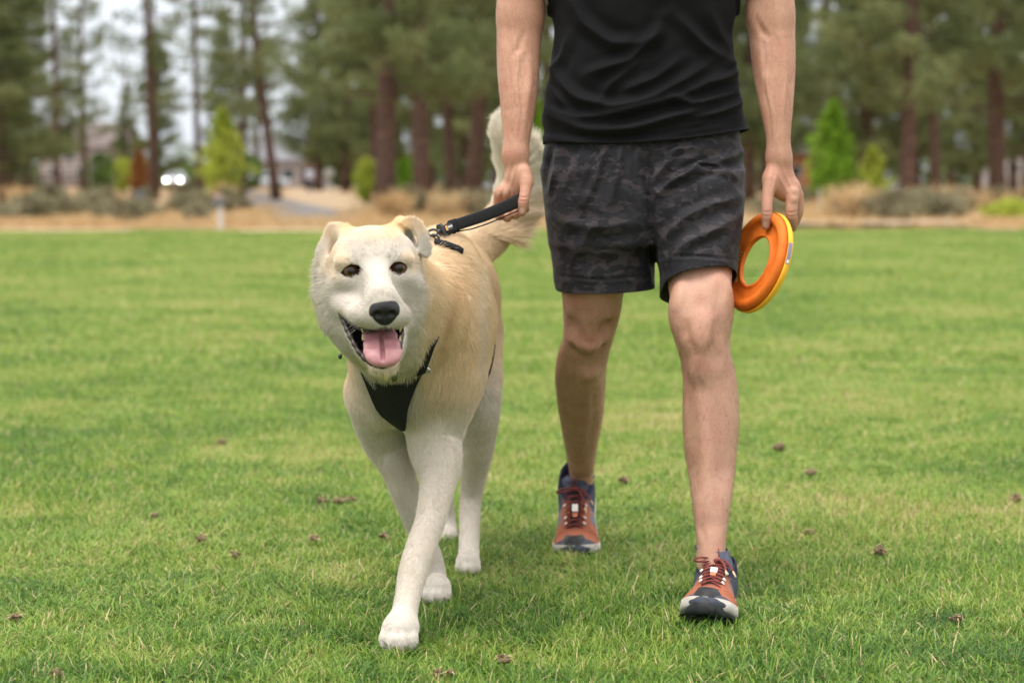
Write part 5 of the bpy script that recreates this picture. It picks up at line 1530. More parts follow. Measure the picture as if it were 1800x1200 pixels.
def man_color(p):
    c = np.tile(SKIN, (len(p), 1))
    def mixin(col, t):
        nonlocal c
        c = c * (1 - np.clip(t, 0, 1)[:, None]) + np.asarray(col) * np.clip(t, 0, 1)[:, None]
    def blob(px, py, Y, r0, r1): return 1 - sstep(r0, r1, np.linalg.norm(p - P(px, py, Y), axis=1))
    n1 = noise3(p, 35, 2); n2 = noise3(p, 120, 3)
    mixin(SKIN_TAN, 0.6 * (p[:, 2] > 0.72) * (p[:, 2] < 1.3))
    mixin(SKIN_RED, 0.55 * blob(1231, 590, 4.0, 0.0, 0.055)); mixin(SKIN_RED, 0.55 * blob(1034, 592, 4.2, 0.0, 0.055))
    mixin(SKIN_RED * 0.9, 0.35 * blob(1231, 640, 4.0, 0.0, 0.04))
    for q in ((877, 350, 4.10), (890, 385, 4.10), (880, 383, 4.09), (908, 378, 4.09), (925, 360, 4.08), (920, 348, 4.065), (1392, 350, 4.1), (1404, 345, 4.12), (1348, 350, 4.08)):
        mixin(SKIN_RED * 1.05, 0.6 * blob(*q, 0.0, 0.018))
    mixin(SKIN * 1.2, 0.45 * sstep(0.1, 0.7, n1)); mixin(SKIN_RED * 0.9, 0.34 * sstep(0.05, 0.7, -n1)); mixin(SKIN_RED * 0.72, 0.28 * sstep(0.3, 0.9, n2)); mixin(SKIN_TAN * 0.6, 0.55 * sstep(0.80, 0.92, noise3(p, 210, 6)))
    for q in ((917.5, 371, 4.058), (1346.5, 395, 4.070)):
        mixin(np.array([0.56, 0.36, 0.29]), 0.85 * blob(*q, 0.0055, 0.0085))
    for q in ((911, 160, 4.13), (1358, 150, 4.13)):
        pass
    return np.clip(c, 0, 1)
set_color(man_me, 'skin', man_color(MV))

m_sk, nt, b_ = mat_new('skin')
a_ = nd(nt, 'ShaderNodeAttribute', attribute_name='skin')
tc = nd(nt, 'ShaderNodeTexCoord')
n1 = nd(nt, 'ShaderNodeTexNoise'); n1.inputs['Scale'].default_value = 260; n1.inputs['Detail'].default_value = 4
nt.links.new(tc.outputs['Object'], n1.inputs['Vector'])
r_ = ramp(nt, n1.outputs['Fac'], [(0.3, (0.90, 0.86, 0.84)), (0.65, (1.06, 1.05, 1.05))])
mx = nd(nt, 'ShaderNodeMix', data_type='RGBA', blend_type='MULTIPLY'); mx.inputs['Factor'].default_value = 0.8
nt.links.new(a_.outputs['Color'], mx.inputs['A']); nt.links.new(r_.outputs[0], mx.inputs['B'])
nt.links.new(mx.outputs['Result'], b_.inputs['Base Color'])
b_.inputs['Roughness'].default_value = 0.52; b_.inputs['Specular IOR Level'].default_value = 0.32
b_.inputs['Subsurface Weight'].default_value = 0.12; b_.inputs['Subsurface Radius'].default_value = (0.008, 0.003, 0.0015)
bump(nt, b_, n1.outputs['Fac'], 0.22, 0.0015)
man_body = link_mesh('body', man_me, m_sk, man)

# sparse short leg and arm hair
def hair_fields():
    N = len(MV)
    L = np.full(N, 0.011)
    mask = (((MV[:, 2] < 0.60) & (MV[:, 2] > 0.16)) | ((MV[:, 2] > 0.90) & (MV[:, 2] < 1.22) & ((MV[:, 0] < 0.07) | (MV[:, 0] > 0.48)))).astype(float)
    fl = np.tile(np.array([0.05, 0, -1.0]), (N, 1))
    return np.tile(np.array([0.085, 0.045, 0.025]), (N, 1)), L, mask, fl
m_hair, nt, b_ = mat_new('body_hair'); at = nd(nt, 'ShaderNodeAttribute', attribute_name='coat'); nt.links.new(at.outputs['Color'], b_.inputs['Base Color']); b_.inputs['Roughness'].default_value = 0.6
bh = make_fur('body_hair', man_me, 9000, hair_fields(), man, m_hair, rad=0.00009, seed=9); bh['kind'] = 'stuff'
# hair of the head
Vh, Fh = uv_ball(24, 16)
sel = Vh.copy(); hv = sel * np.array([0.083, 0.104, 0.112]) + np.array([0.275, 4.212, 1.715])
hv += 0.004 * np.stack([noise3(hv, 60, i) for i in range(3)], 1)
keepf = [f for f in Fh if not ((hv[f][:, 1].mean() < 4.165 and hv[f][:, 2].mean() < 1.745) or hv[f][:, 2].mean() < 1.64)]
link_mesh('hair', np_mesh('hair', hv, np.array(keepf)), simple_mat('brown_hair', (0.035, 0.02, 0.012), (0.07, 0.042, 0.026), 90, 0.6, 0.6, 200), man)

# ---------------------------------------------------------------- clothes
def cloth(name, g, cuts, folds, mat, parent, noise_amp=0.002, extra=None, thick=0.0022):
    V, Q = g.nets(); V, Q = largest(V, Q); V = relax(V, Q, 3, 0.5)
    me = np_mesh(name, V, Q)
    V, N = me_arrays(me)
    disp = fold_field(V, N, folds, sharp=0.75)
    disp += noise_amp * noise3(V * np.array([1, 1, 1.6]), 16, 5) + noise_amp * 0.6 * noise3(V, 38, 6)
    if extra is not None: disp += extra(V, N)
    V = V + N * disp[:, None]
    me.vertices.foreach_set('co', V.reshape(-1).astype(np.float32)); me.update()
    bm = bmesh.new(); bm.from_mesh(me)
    for (co, no) in cuts:
        geom = bm.verts[:] + bm.edges[:] + bm.faces[:]
        bmesh.ops.bisect_plane(bm, geom=geom, plane_co=co, plane_no=no, clear_outer=True, dist=1e-5)
    bm.to_mesh(me); bm.free()
    me.polygons.foreach_set('use_smooth', np.full(len(me.polygons), True))
    o = link_mesh(name, me, mat, parent)
    md = o.modifiers.new('thickness', 'SOLIDIFY'); md.thickness = thick; md.offset = -1
    return o

# T-shirt
def build_shirt():
    g = SDF((-0.10, 4.02, 0.88), (0.66, 4.40, 1.56), 0.0042)
    rows = px_rows([(262, 957, 1308, 4.20, 0.130), (245, 957, 1308, 4.20, 0.130), (215, 952, 1306, 4.20, 0.131), (170, 959, 1300, 4.20, 0.124), (130, 966, 1294, 4.20, 0.120), (100, 971, 1289, 4.20, 0.118), (60, 975, 1286, 4.20, 0.118), (0, 974, 1291, 4.20, 0.12)])
    rows += [(1.34, 0.275, 4.20, 0.195, 0.122), (1.42, 0.275, 4.205, 0.19, 0.105), (1.48, 0.275, 4.21, 0.12, 0.078), (1.52, 0.275, 4.215, 0.07, 0.066)]
    g.loft(rows, 0.02, n=2.5)
    for s_ in (-1, 1):
        g.chain([((0.275 + s_ * 0.13, 4.215, 1.415), 0.078), ((0.275 + s_ * 0.215, 4.222, 1.39), 0.084), ((0.275 + s_ * 0.250, 4.214, 1.25), 0.070)], 0.03)
    return g
Zc = lambda px, py, Y: P(px, py, Y)
SH_F = [([(968, 120), (990, 150), (1013, 173), (1073, 187), (1140, 173), (1207, 140), (1250, 110)], 0.0155, 9), ([(1030, 132), (1053, 123), (1107, 107), (1150, 67), (1165, 30)], 0.0124, 9),
        ([(1000, -10), (1007, 7), (1027, 43), (1073, 77), (1123, 77), (1160, 60)], 0.0124, 11), ([(955, 190), (1007, 206), (1073, 200), (1157, 180), (1223, 158), (1290, 110)], 0.0139, 8),
        ([(958, 203), (1023, 224), (1107, 222), (1190, 202), (1303, 178)], 0.0155, 8), ([(1180, 172), (1223, 183), (1295, 165)], 0.0139, 7), ([(1225, 208), (1270, 200), (1306, 186)], 0.0139, 7),
        ([(1180, 20), (1240, 83), (1290, 112)], 0.0109, 10), ([(1055, 175), (1075, 145), (1140, 100)], 0.0093, 8), ([(1240, 150), (1270, 140), (1300, 125)], 0.0139, 7), ([(962, 150), (985, 175), (1000, 190)], 0.0109, 7),
        ([(1090, 160), (1150, 140), (1200, 100)], 0.0093, 8), ([(1000, 60), (990, 100), (972, 120)], 0.0093, 8), ([(1250, 20), (1262, 60), (1285, 90)], 0.0078, 9), ([(975, 232), (1100, 239), (1200, 226), (1300, 222)], -0.0035, 3)]
m_shirt, nt, b_ = mat_new('black_knit')
tc = nd(nt, 'ShaderNodeTexCoord'); n1 = nd(nt, 'ShaderNodeTexNoise'); n1.inputs['Scale'].default_value = 700; n1.inputs['Detail'].default_value = 3
nt.links.new(tc.outputs['Object'], n1.inputs['Vector'])
r_ = ramp(nt, n1.outputs['Fac'], [(0.3, (0.0032, 0.0031, 0.0036)), (0.7, (0.0070, 0.0067, 0.0075))]); nt.links.new(r_.outputs[0], b_.inputs['Base Color'])
b_.inputs['Roughness'].default_value = 0.85; b_.inputs['Specular IOR Level'].default_value = 0.12; b_.inputs['Sheen Weight'].default_value = 0.03; b_.inputs['Sheen Tint'].default_value = (0.5, 0.45, 0.5, 1)
bump(nt, b_, n1.outputs['Fac'], 0.3, 0.0012)
pc = P(1130, 247, 4.08)
cuts = [(tuple(P(1130, 244, 4.075)), (0.03, -0.05, -1)), ((0.275, 4.21, 1.495), (0, -0.35, 1))]
for s_ in (-1, 1): cuts.append(((0.275 + s_ * 0.252, 4.212, 1.262), (s_ * 0.15, 0, -1)))
def hem_wave(V, N):
    x, y = pix(V)
    return 0.004 * np.sin(x * 0.045) * sstep(200, 245, y) + 0.006 * sstep(236, 246, y)
# sleeves are cut below their own planes only: keep the trunk by cutting the shirt before the sleeves reach that low
def cut_local(bm, co, no, test):
    geom = [f for f in bm.faces if test(f.calc_center_median())]
    gg = set(geom); es = set(e for f in geom for e in f.edges); vs = set(v for f in geom for v in f.verts)
    bmesh.ops.bisect_plane(bm, geom=list(vs) + list(es) + geom, plane_co=co, plane_no=no, clear_outer=True, dist=1e-5)
g = build_shirt()
shirt = cloth('t_shirt', g, cuts[:2], SH_F, m_shirt, man, 0.0022, hem_wave)
bm = bmesh.new(); bm.from_mesh(shirt.data)
for v_ in bm.verts:                                    # the hem hangs in a shallow curve
    if v_.co.z < 1.06:
        t_ = (v_.co.x - 0.235) / 0.20
        v_.co.z += (0.016 * t_ * t_ - 0.007) * (1 - max(0.0, (v_.co.z - 0.94) / 0.12)) ** 1.5 if v_.co.z > 0.94 else (0.016 * t_ * t_ - 0.007)
for s_ in (-1, 1):
    cut_local(bm, (0.275 + s_ * 0.252, 4.212, 1.262), (s_ * 0.12, 0, -1), lambda c, s_=s_: (c.x - 0.275) * s_ > 0.203 and 1.165 < c.z < 1.32)
bm.to_mesh(shirt.data); bm.free()

# shorts
def build_shorts():
    g = SDF((-0.0, 3.96, 0.56), (0.58, 4.40, 1.02), 0.0038)
    g.loft(px_rows([(225, 966, 1296, 4.20, 0.112), (245, 962, 1299, 4.20, 0.116), (265, 955, 1304, 4.20, 0.122), (300, 951, 1306, 4.20, 0.126), (350, 957, 1306, 4.195, 0.126), (400, 963, 1302, 4.19, 0.118), (430, 970, 1296, 4.19, 0.105)]), 0.02, n=2.6)
    g.loft(px_rows([(300, 955, 1140, 4.20, 0.115), (400, 964, 1150, 4.21, 0.118), (450, 969, 1152, 4.215, 0.114), (500, 976, 1151, 4.22, 0.112), (540, 980, 1150, 4.22, 0.112)]), 0.012, n=2.4)
    g.loft(px_rows([(300, 1135, 1307, 4.18, 0.115), (400, 1146, 1303, 4.15, 0.112), (450, 1153, 1297, 4.135, 0.108), (480, 1160, 1293, 4.125, 0.106), (540, 1162, 1291, 4.12, 0.106)]), 0.012, n=2.4)
    return g
SO_F = [([(1065, 250), (1055, 290), (1043, 325), (1027, 360)], 0.0090, 6), ([(1092, 250), (1087, 295), (1076, 355)], 0.0090, 6), ([(1118, 252), (1117, 300), (1112, 340)], 0.0060, 6),
        ([(1030, 250), (1010, 290), (990, 340)], 0.0060, 8), ([(1195, 252), (1172, 285), (1152, 310), (1138, 345)], 0.0090, 7), ([(1304, 268), (1260, 285), (1215, 303), (1168, 327), (1148, 350)], 0.0120, 7),
        ([(1295, 312), (1260, 292), (1225, 296), (1185, 318)], 0.0090, 6), ([(1302, 345), (1250, 360), (1200, 385), (1165, 425)], 0.0090, 8), ([(1300, 380), (1255, 405), (1210, 425), (1170, 460)], 0.0090, 9),
        ([(1160, 275), (1185, 262), (1240, 258)], 0.0060, 6), ([(1134, 256), (1140, 330), (1147, 420), (1152, 490)], -0.016, 7), ([(1134, 300), (1148, 335), (1165, 345)], 0.0060, 6),
        ([(970, 380), (1010, 395), (1060, 400), (1120, 390)], 0.0053, 10), ([(985, 430), (1050, 445), (1130, 430)], 0.0060, 12), ([(1000, 470), (1030, 420), (1050, 380)], 0.0060, 10), ([(1100, 470), (1110, 420), (1105, 380)], 0.0075, 10),
        ([(976, 484), (1060, 492), (1150, 482)], -0.0035, 2.5), ([(1165, 452), (1225, 449), (1294, 457)], -0.0035, 2.5), ([(972, 258), (962, 290), (956, 330)], -0.006, 4), ([(982, 256), (976, 300), (966, 340)], 0.0075, 4)]
m_camo, nt, b_ = mat_new('dark_camouflage')
tc = nd(nt, 'ShaderNodeTexCoord'); mp = nd(nt, 'ShaderNodeMapping'); mp.inputs['Scale'].default_value = (1, 1, 1.9)
nt.links.new(tc.outputs['Object'], mp.inputs['Vector'])
nA = nd(nt, 'ShaderNodeTexNoise'); nA.inputs['Scale'].default_value = 26; nA.inputs['Detail'].default_value = 2.2; nA.inputs['Roughness'].default_value = 0.5; nA.inputs['Distortion'].default_value = 0.6
nB = nd(nt, 'ShaderNodeTexNoise'); nB.inputs['Scale'].default_value = 34; nB.inputs['Detail'].default_value = 2.2; nB.inputs['Roughness'].default_value = 0.5; nB.inputs['Distortion'].default_value = 0.6
mp2 = nd(nt, 'ShaderNodeMapping'); mp2.inputs['Location'].default_value = (3.1, 1.7, 5.2); mp2.inputs['Scale'].default_value = (1, 1, 1.7)
nt.links.new(tc.outputs['Object'], mp2.inputs['Vector'])
nt.links.new(mp.outputs[0], nA.inputs['Vector']); nt.links.new(mp2.outputs[0], nB.inputs['Vector'])
rA = ramp(nt, nA.outputs['Fac'], [(0.0, (0, 0, 0)), (0.515, (0, 0, 0)), (0.53, (1, 1, 1))])
rB = ramp(nt, nB.outputs['Fac'], [(0.0, (0, 0, 0)), (0.55, (0, 0, 0)), (0.565, (1, 1, 1))])
mx1 = nd(nt, 'ShaderNodeMix', data_type='RGBA'); mx1.inputs['A'].default_value = (0.0095, 0.0088, 0.011, 1); mx1.inputs['B'].default_value = (0.034, 0.0275, 0.0300, 1)
nt.links.new(rA.outputs[0], mx1.inputs['Factor'])
mx2 = nd(nt, 'ShaderNodeMix', data_type='RGBA'); mx2.inputs['B'].default_value = (0.016, 0.015, 0.019, 1)
nt.links.new(mx1.outputs['Result'], mx2.inputs['A']); nt.links.new(rB.outputs[0], mx2.inputs['Factor'])
nt.links.new(mx2.outputs['Result'], b_.inputs['Base Color'])
b_.inputs['Roughness'].default_value = 0.66; b_.inputs['Specular IOR Level'].default_value = 0.22; b_.inputs['Sheen Weight'].default_value = 0.04
n1 = nd(nt, 'ShaderNodeTexNoise'); n1.inputs['Scale'].default_value = 120; n1.inputs['Detail'].default_value = 5; nt.links.new(tc.outputs['Object'], n1.inputs['Vector'])
bump(nt, b_, n1.outputs['Fac'], 0.25, 0.003)
g = build_shorts()
shorts = cloth('shorts', g, [((0.275, 4.2, 0.965), (0, 0, 1))], SO_F, m_camo, man, 0.0020)
bm = bmesh.new(); bm.from_mesh(shorts.data)
xm = P(1155, 480, 4.15)[0]
def plane3(a, b, c):
    n = np.cross(b - a, c - a); n /= np.linalg.norm(n)
    return tuple(a), tuple(n if n[2] < 0 else -n)
pl = plane3(P(980, 510, 4.2), P(1065, 517, 4.10), P(1150, 506, 4.18)); cut_local(bm, pl[0], pl[1], lambda c: c.x < xm and c.z < 0.72)
pl = plane3(P(1232, 470, 4.02), P(1160, 512, 4.12), P(1292, 487, 4.11)); cut_local(bm, pl[0], pl[1], lambda c: c.x >= xm and c.z < 0.75)
bm.to_mesh(shorts.data); bm.free()

# ---------------------------------------------------------------- shoes and socks (local frame: x across, y towards the toe, z up)
def outline(y):
    """half-widths of the sole to the -x and +x side"""
    Y = [-0.152, -0.146, -0.12, -0.08, -0.03, 0.02, 0.07, 0.105, 0.13, 0.145, 0.152]
    L = [0.0, 0.020, 0.035, 0.039, 0.038, 0.044, 0.052, 0.049, 0.037, 0.020, 0.0]
    return np.interp(y, Y, L), np.interp(y, Y, [l * (0.93 if i > 4 else 1) for i, l in enumerate(L)])

def spring(y): return 0.024 * sstep(0.06, 0.16, y) ** 1.3 + 0.006 * sstep(-0.12, -0.16, y)

m_white = simple_mat('cream_foam', (0.34, 0.31, 0.27), (0.50, 0.46, 0.41), 35, 0.7, 0.3, 300, dist=0.001)
m_black = simple_mat('black_rubber', (0.010, 0.011, 0.012), (0.022, 0.023, 0.024), 80, 0.55, 0.4, 200, dist=0.001)
m_upper = attr_mat('shoe_upper', 'dye', 0.82, 0.15, 0.5, 900)
m_lace = simple_mat('maroon_lace', (0.13, 0.026, 0.022), (0.20, 0.045, 0.038), 300, 0.8, 0.5, 900, dist=0.001)
m_sock = simple_mat('navy_sock', (0.028, 0.032, 0.055), (0.075, 0.085, 0.115), 45, 0.9, 0.6, 600, dist=0.001)
m_tab = simple_mat('pale_loop', (0.60, 0.57, 0.52), (0.72, 0.69, 0.64), 200, 0.8)
m_tip = simple_mat('lace_aglet', (0.62, 0.42, 0.24), (0.72, 0.52, 0.32), 200, 0.6)

def sole_loft(z0, z1, grow0, grow1, ys, name, nlug=False):
    V = []; Fc = []
    n = len(ys)
    for y in ys:
        a, b = outline(y)
        sp = spring(y)
        for (zz, gr) in ((z0, grow0), (z0 + (z1 - z0) * 0.25, grow1), (z1, grow1 - 0.002)):
            V.append((-(a + gr * (a > 0.005)), y, zz + sp)); V.append((b + gr * (b > 0.005), y, zz + sp))
    for i in range(n - 1):
        o = i * 6; q = (i + 1) * 6
        Fc += [(o + 0, q + 0, q + 2, o + 2), (o + 2, q + 2, q + 4, o + 4), (o + 1, o + 3, q + 3, q + 1), (o + 3, o + 5, q + 5, q + 3), (o + 4, q + 4, q + 5, o + 5), (o + 0, o + 1, q + 1, q + 0)]
    Fc += [(0, 2, 3, 1), (2, 4, 5, 3)]
    o = (n - 1) * 6
    Fc += [(o, o + 1, o + 3, o + 2), (o + 2, o + 3, o + 5, o + 4)]
    return np.array(V), Fc

def make_shoe(T, label, lace_side, bend=0.0):
    """T: 4x4 from shoe frame to the place"""
    T = np.array(T)
    def tr(v):
        v = np.array(v, float); a = bend * sstep(0.025, 0.085, v[:, 1]); y0, z0 = 0.045, 0.012
        dy, dz = v[:, 1] - y0, v[:, 2] - z0
        w = v.copy(); w[:, 1] = np.where(a > 0, y0 + dy * np.cos(a) - dz * np.sin(a), v[:, 1]); w[:, 2] = np.where(a > 0, z0 + dy * np.sin(a) + dz * np.cos(a), v[:, 2])
        return w @ T[:3, :3].T + T[:3, 3]
    shoe = empty('shoe', tuple(T[:3, 3])); shoe.parent = man; shoe.matrix_parent_inverse = parent_inv(man)
    bpy.context.view_layer.update()
    shoe['label'] = label
    g = SDF((-0.075, -0.18, 0.0), (0.075, 0.18, 0.16), 0.0032)
    g.loft  # (not used: the upper runs along y)
    # upper: rounded sections along the foot
    ys = np.linspace(-0.140, 0.145, 34)
    top = np.interp(ys, [-0.14, -0.11, -0.06, -0.035, 0.0, 0.04, 0.08, 0.115, 0.145], [0.080, 0.088, 0.080, 0.080, 0.076, 0.063, 0.051, 0.043, 0.033])
    for y, tz in zip(ys, top):
        a, b = outline(y); sp = spring(y)
        w = max((a + b) / 2 - 0.001, 0.012)
        h = tz - 0.012
        g.ell(((b - a) / 2, y, 0.022 + sp * 0.9), (w, 0.014, h - 0.010 + 0.0), None, 0.012)
    g.cone((0, -0.088, 0.06), (0, -0.090, 0.086), 0.037, 0.036, 0.02, sc=(1, 1.25, 1))
    g.cone((0, -0.080, 0.072), (0, -0.085, 0.15), 0.030, 0.034, 0.006, 'sub', sc=(1, 1.3, 1))
    g.cut((0, 0, 0.018), (0, 0, -1))
    v, q = g.nets(); v, q = largest(v, q); v = relax(v, q, 2, 0.5)
    # toe crease wrinkles
    nrm = np.zeros_like(v)
    me = np_mesh('upper', v, q); v, nrm = me_arrays(me)
    wr = 0.0016 * np.sin((v[:, 1] + 0.35 * np.abs(v[:, 0])) * 420) * sstep(0.035, 0.055, v[:, 1]) * sstep(0.10, 0.075, v[:, 1]) * sstep(0.2, 0.6, nrm[:, 2])
    c = np.tile(np.array([0.31, 0.105, 0.058]), (len(v), 1))
    def mixin(col, t):
        nonlocal c
        c = c * (1 - np.clip(t, 0, 1)[:, None]) + np.asarray(col) * np.clip(t, 0, 1)[:, None]
    nz = noise3(v, 60, 3)
    mixin((0.24, 0.078, 0.045), 0.5 * sstep(0, 0.6, nz))
    GR = np.array([0.060, 0.066, 0.085]); NV = np.array([0.024, 0.026, 0.050]); LG = np.array([0.16, 0.16, 0.17])
    sp = spring(v[:, 1])
    mixin(GR, sstep(0.108, 0.114, v[:, 1] + 0.6 * (0.035 - (v[:, 2] - sp)) * (v[:, 2] - sp < 0.05)))                 # toe cap overlay
    mixin(LG, sstep(0.03, 0.01, v[:, 1]) * sstep(0.068, 0.055, v[:, 2]) * sstep(0.028, 0.034, np.abs(v[:, 0])))      # side panels
    mixin(GR, sstep(-0.01, -0.03, v[:, 1]) * sstep(0.025, 0.032, np.abs(v[:, 0])))
    mixin(np.array([0.45, 0.16, 0.08]), sstep(0.004, 0.002, np.abs(np.abs(v[:, 1] - 0.01) - 0.022 + 0.3 * (v[:, 2] - 0.05))) * sstep(0.03, 0.036, np.abs(v[:, 0])) * 0.8)
    mixin(NV, sstep(0.066, 0.074, v[:, 2]) * sstep(-0.02, -0.035, v[:, 1]))
    mixin(np.array([0.05, 0.03, 0.035]), sstep(0.014, 0.010, np.abs(v[:, 0])) * sstep(0.055, 0.045, v[:, 1]) * sstep(-0.05, -0.04, v[:, 1]))   # throat behind the laces
    v = v + nrm * wr[:, None]
    me.vertices.foreach_set('co', tr(v).reshape(-1).astype(np.float32)); me.update()
    set_color(me, 'dye', c)
    link_mesh('upper', me, m_upper, shoe)
    ys = np.linspace(-0.1515, 0.1515, 40)
    vv, ff = sole_loft(0.009, 0.030, 0.002, 0.004, ys, 'midsole'); mb = MB(); mb.add(tr(vv), ff); mb.build('midsole', m_white, shoe, True)
    vv, ff = sole_loft(0.0, 0.0088, -0.004, 0.003, ys, 'outsole'); mb = MB(); mb.add(tr(vv), ff)
    mb.build('outsole', m_black, shoe, True)
    r = np.random.default_rng(3)
    for i, y in enumerate(np.linspace(-0.13, 0.137, 13)):                                        # lugs
        a, b = outline(y)
        for x in np.linspace(-a * 0.8, b * 0.8, 4 if a > 0.03 else 2):
            mb = MB(); mb.box((x, y, -0.002 + spring(y)), (0.011, 0.012, 0.006)); mb.v = [tr(k) for k in mb.v]; mb.build('lug', m_black, shoe)
    # rubber toe bumper wrapping up the front
    V = []; Fc = []; nu, nv = 13, 7
    for i in range(nu):
        s_ = (i / (nu - 1) - 0.5) * 2
        for j in range(nv):
            t = j / (nv - 1)
            x = s_ * 0.047 * (1 - 0.72 * t ** 1.1); yb = 0.152 - 0.062 * (abs(s_) * (1 - 0.45 * t)) ** 2.2
            y = yb - 0.026 * t ** 1.4 + 0.0075 * math.sin(math.pi * min(1, t * 1.1)) + 0.003
            z = -0.001 + 0.042 * t + spring(yb) + 0.0028 * math.sin(j * 2.2 + i * 1.3) * (t < 0.7)
            V.append((x, y, z))
    for i in range(nu - 1):
        for j in range(nv - 1):
            Fc.append((i * nv + j, (i + 1) * nv + j, (i + 1) * nv + j + 1, i * nv + j + 1))
    mb = MB(); mb.add(tr(np.array(V)), Fc); o = mb.build('toe_bumper', m_black, shoe, True)
    md = o.modifiers.new('thickness', 'SOLIDIFY'); md.thickness = 0.006; md.offset = -1
    # tongue, loop and laces
    topz = lambda y: float(np.interp(y, [-0.06, -0.035, 0.0, 0.04, 0.08], [0.092, 0.086, 0.077, 0.063, 0.051])) + 0.004
    rows = np.linspace(0.05, -0.035, 7)
    for i, y in enumerate(rows):
        hw = 0.018 + 0.001 * i
        for s_ in (-1, 1):
            y2 = y - 0.011
            pts = []
            for t in np.linspace(0, 1, 9):
                x = s_ * hw * (1 - 2 * t); yy = y * (1 - t) + y2 * t
                pts.append((x, yy, topz(yy) + 0.004 * math.sin(math.pi * t) - 0.003 * (2 * abs(t - 0.5)) ** 2 + 0.0012 * s_))
            mb = MB(); mb.tube(tr(pts), 0.0024, 6, flat=0.7); mb.build('lace', m_lace, shoe, True)
        if i in (1, 2, 4):
            for s_ in (-1, 1):
                mb = MB(); mb.tube(tr([(s_ * (hw + 0.004), y, topz(y) - 0.004), (s_ * (hw - 0.001), y - 0.001, topz(y) + 0.001)]), 0.0026, 6); mb.build('eyelet_loop', m_tab, shoe, True)
    mb = MB(); mb.box((0, 0.004, topz(0.004) + 0.006), (0.013, 0.017, 0.003), rot=Matrix.Rotation(math.radians(-24), 3, 'X')); mb.v = [tr(k) for k in mb.v]; mb.build('tongue_tab', m_tab, shoe)
    mb = MB(); mb.box((0, 0.019, topz(0.019) + 0.005), (0.010, 0.010, 0.003), rot=Matrix.Rotation(math.radians(-24), 3, 'X')); mb.v = [tr(k) for k in mb.v]; mb.build('tongue_tab', simple_mat('coral_tab', (0.50, 0.16, 0.08)), shoe)
    # bow
    ky = -0.042; kz = topz(-0.045) + 0.006
    knot = MB()
    Vb, Fb = uv_ball(10, 8); knot.add(tr(Vb * np.array([0.0075, 0.0065, 0.006]) + np.array([0, ky, kz])), Fb.tolist()); knot.build('lace_knot', m_lace, shoe, True)
    loops = [[(0, ky, kz), (lace_side * 0.018, ky + 0.002, kz + 0.006), (lace_side * 0.038, ky + 0.006, kz + 0.003), (lace_side * 0.043, ky + 0.009, kz - 0.003), (lace_side * 0.03, ky + 0.008, kz - 0.004), (0, ky, kz)],
             [(0, ky, kz), (-0.004, ky - 0.004, kz + 0.014), (0.0, ky - 0.006, kz + 0.026), (0.007, ky - 0.005, kz + 0.022), (0.006, ky - 0.002, kz + 0.010), (0, ky, kz)],
             [(0, ky, kz), (-lace_side * 0.010, ky + 0.012, kz + 0.004), (-lace_side * 0.018, ky + 0.028, kz - 0.004), (-lace_side * 0.022, ky + 0.045, kz - 0.012)],
             [(0, ky, kz), (-lace_side * 0.012, ky + 0.006, kz + 0.005), (-lace_side * 0.026, ky + 0.014, kz - 0.002), (-lace_side * 0.034, ky + 0.022, kz - 0.014)]]
    for i, L in enumerate(loops):
        L = np.array(L); tt = np.linspace(0, len(L) - 1, 24)
        q = np.stack([np.interp(tt, range(len(L)), L[:, k]) for k in range(3)], 1)
        for _ in range(6): q[1:-1] = (q[:-2] + 2 * q[1:-1] + q[2:]) / 4
        mb = MB(); mb.tube(tr(q), 0.0026, 6, flat=0.7); mb.build('lace_loop' if i < 2 else 'lace_end', m_lace, shoe, True)
        if i >= 2:
            mb = MB(); mb.tube(tr([q[-1], q[-1] + (q[-1] - q[-2]) / np.linalg.norm(q[-1] - q[-2]) * 0.013]), 0.0020, 6); mb.build('lace_tip', m_tip, shoe, True)
    return shoe, tr

def shoe_T(pos, yaw, pitch, roll=0.0):
    """pos: ankle-side origin; toe points to -Y of the place"""
    R = Matrix.Rotation(yaw, 4, 'Z') @ Matrix.Rotation(math.pi, 4, 'Z') @ Matrix.Rotation(pitch, 4, 'X') @ Matrix.Rotation(roll, 4, 'Y')
    return Matrix.Translation(pos) @ R @ Matrix.Scale(1.06, 4)

bpy.context.view_layer.update()
fx = P(1250, 960, 4.0)[0]
shoe_f, trf = make_shoe(shoe_T((fx - 0.014, 3.870, -0.008), math.radians(-10), math.radians(5.0), math.radians(-4)), 'forward running shoe, toe lifted, planted on its heel', 1)
bx = P(1015, 900, 4.6)[0]
shoe_r, trr = make_shoe(shoe_T((bx, 4.640, 0.021), math.radians(-3), math.radians(-36), math.radians(2)), 'rear running shoe, heel raised, up on its toes', 1, math.radians(24))
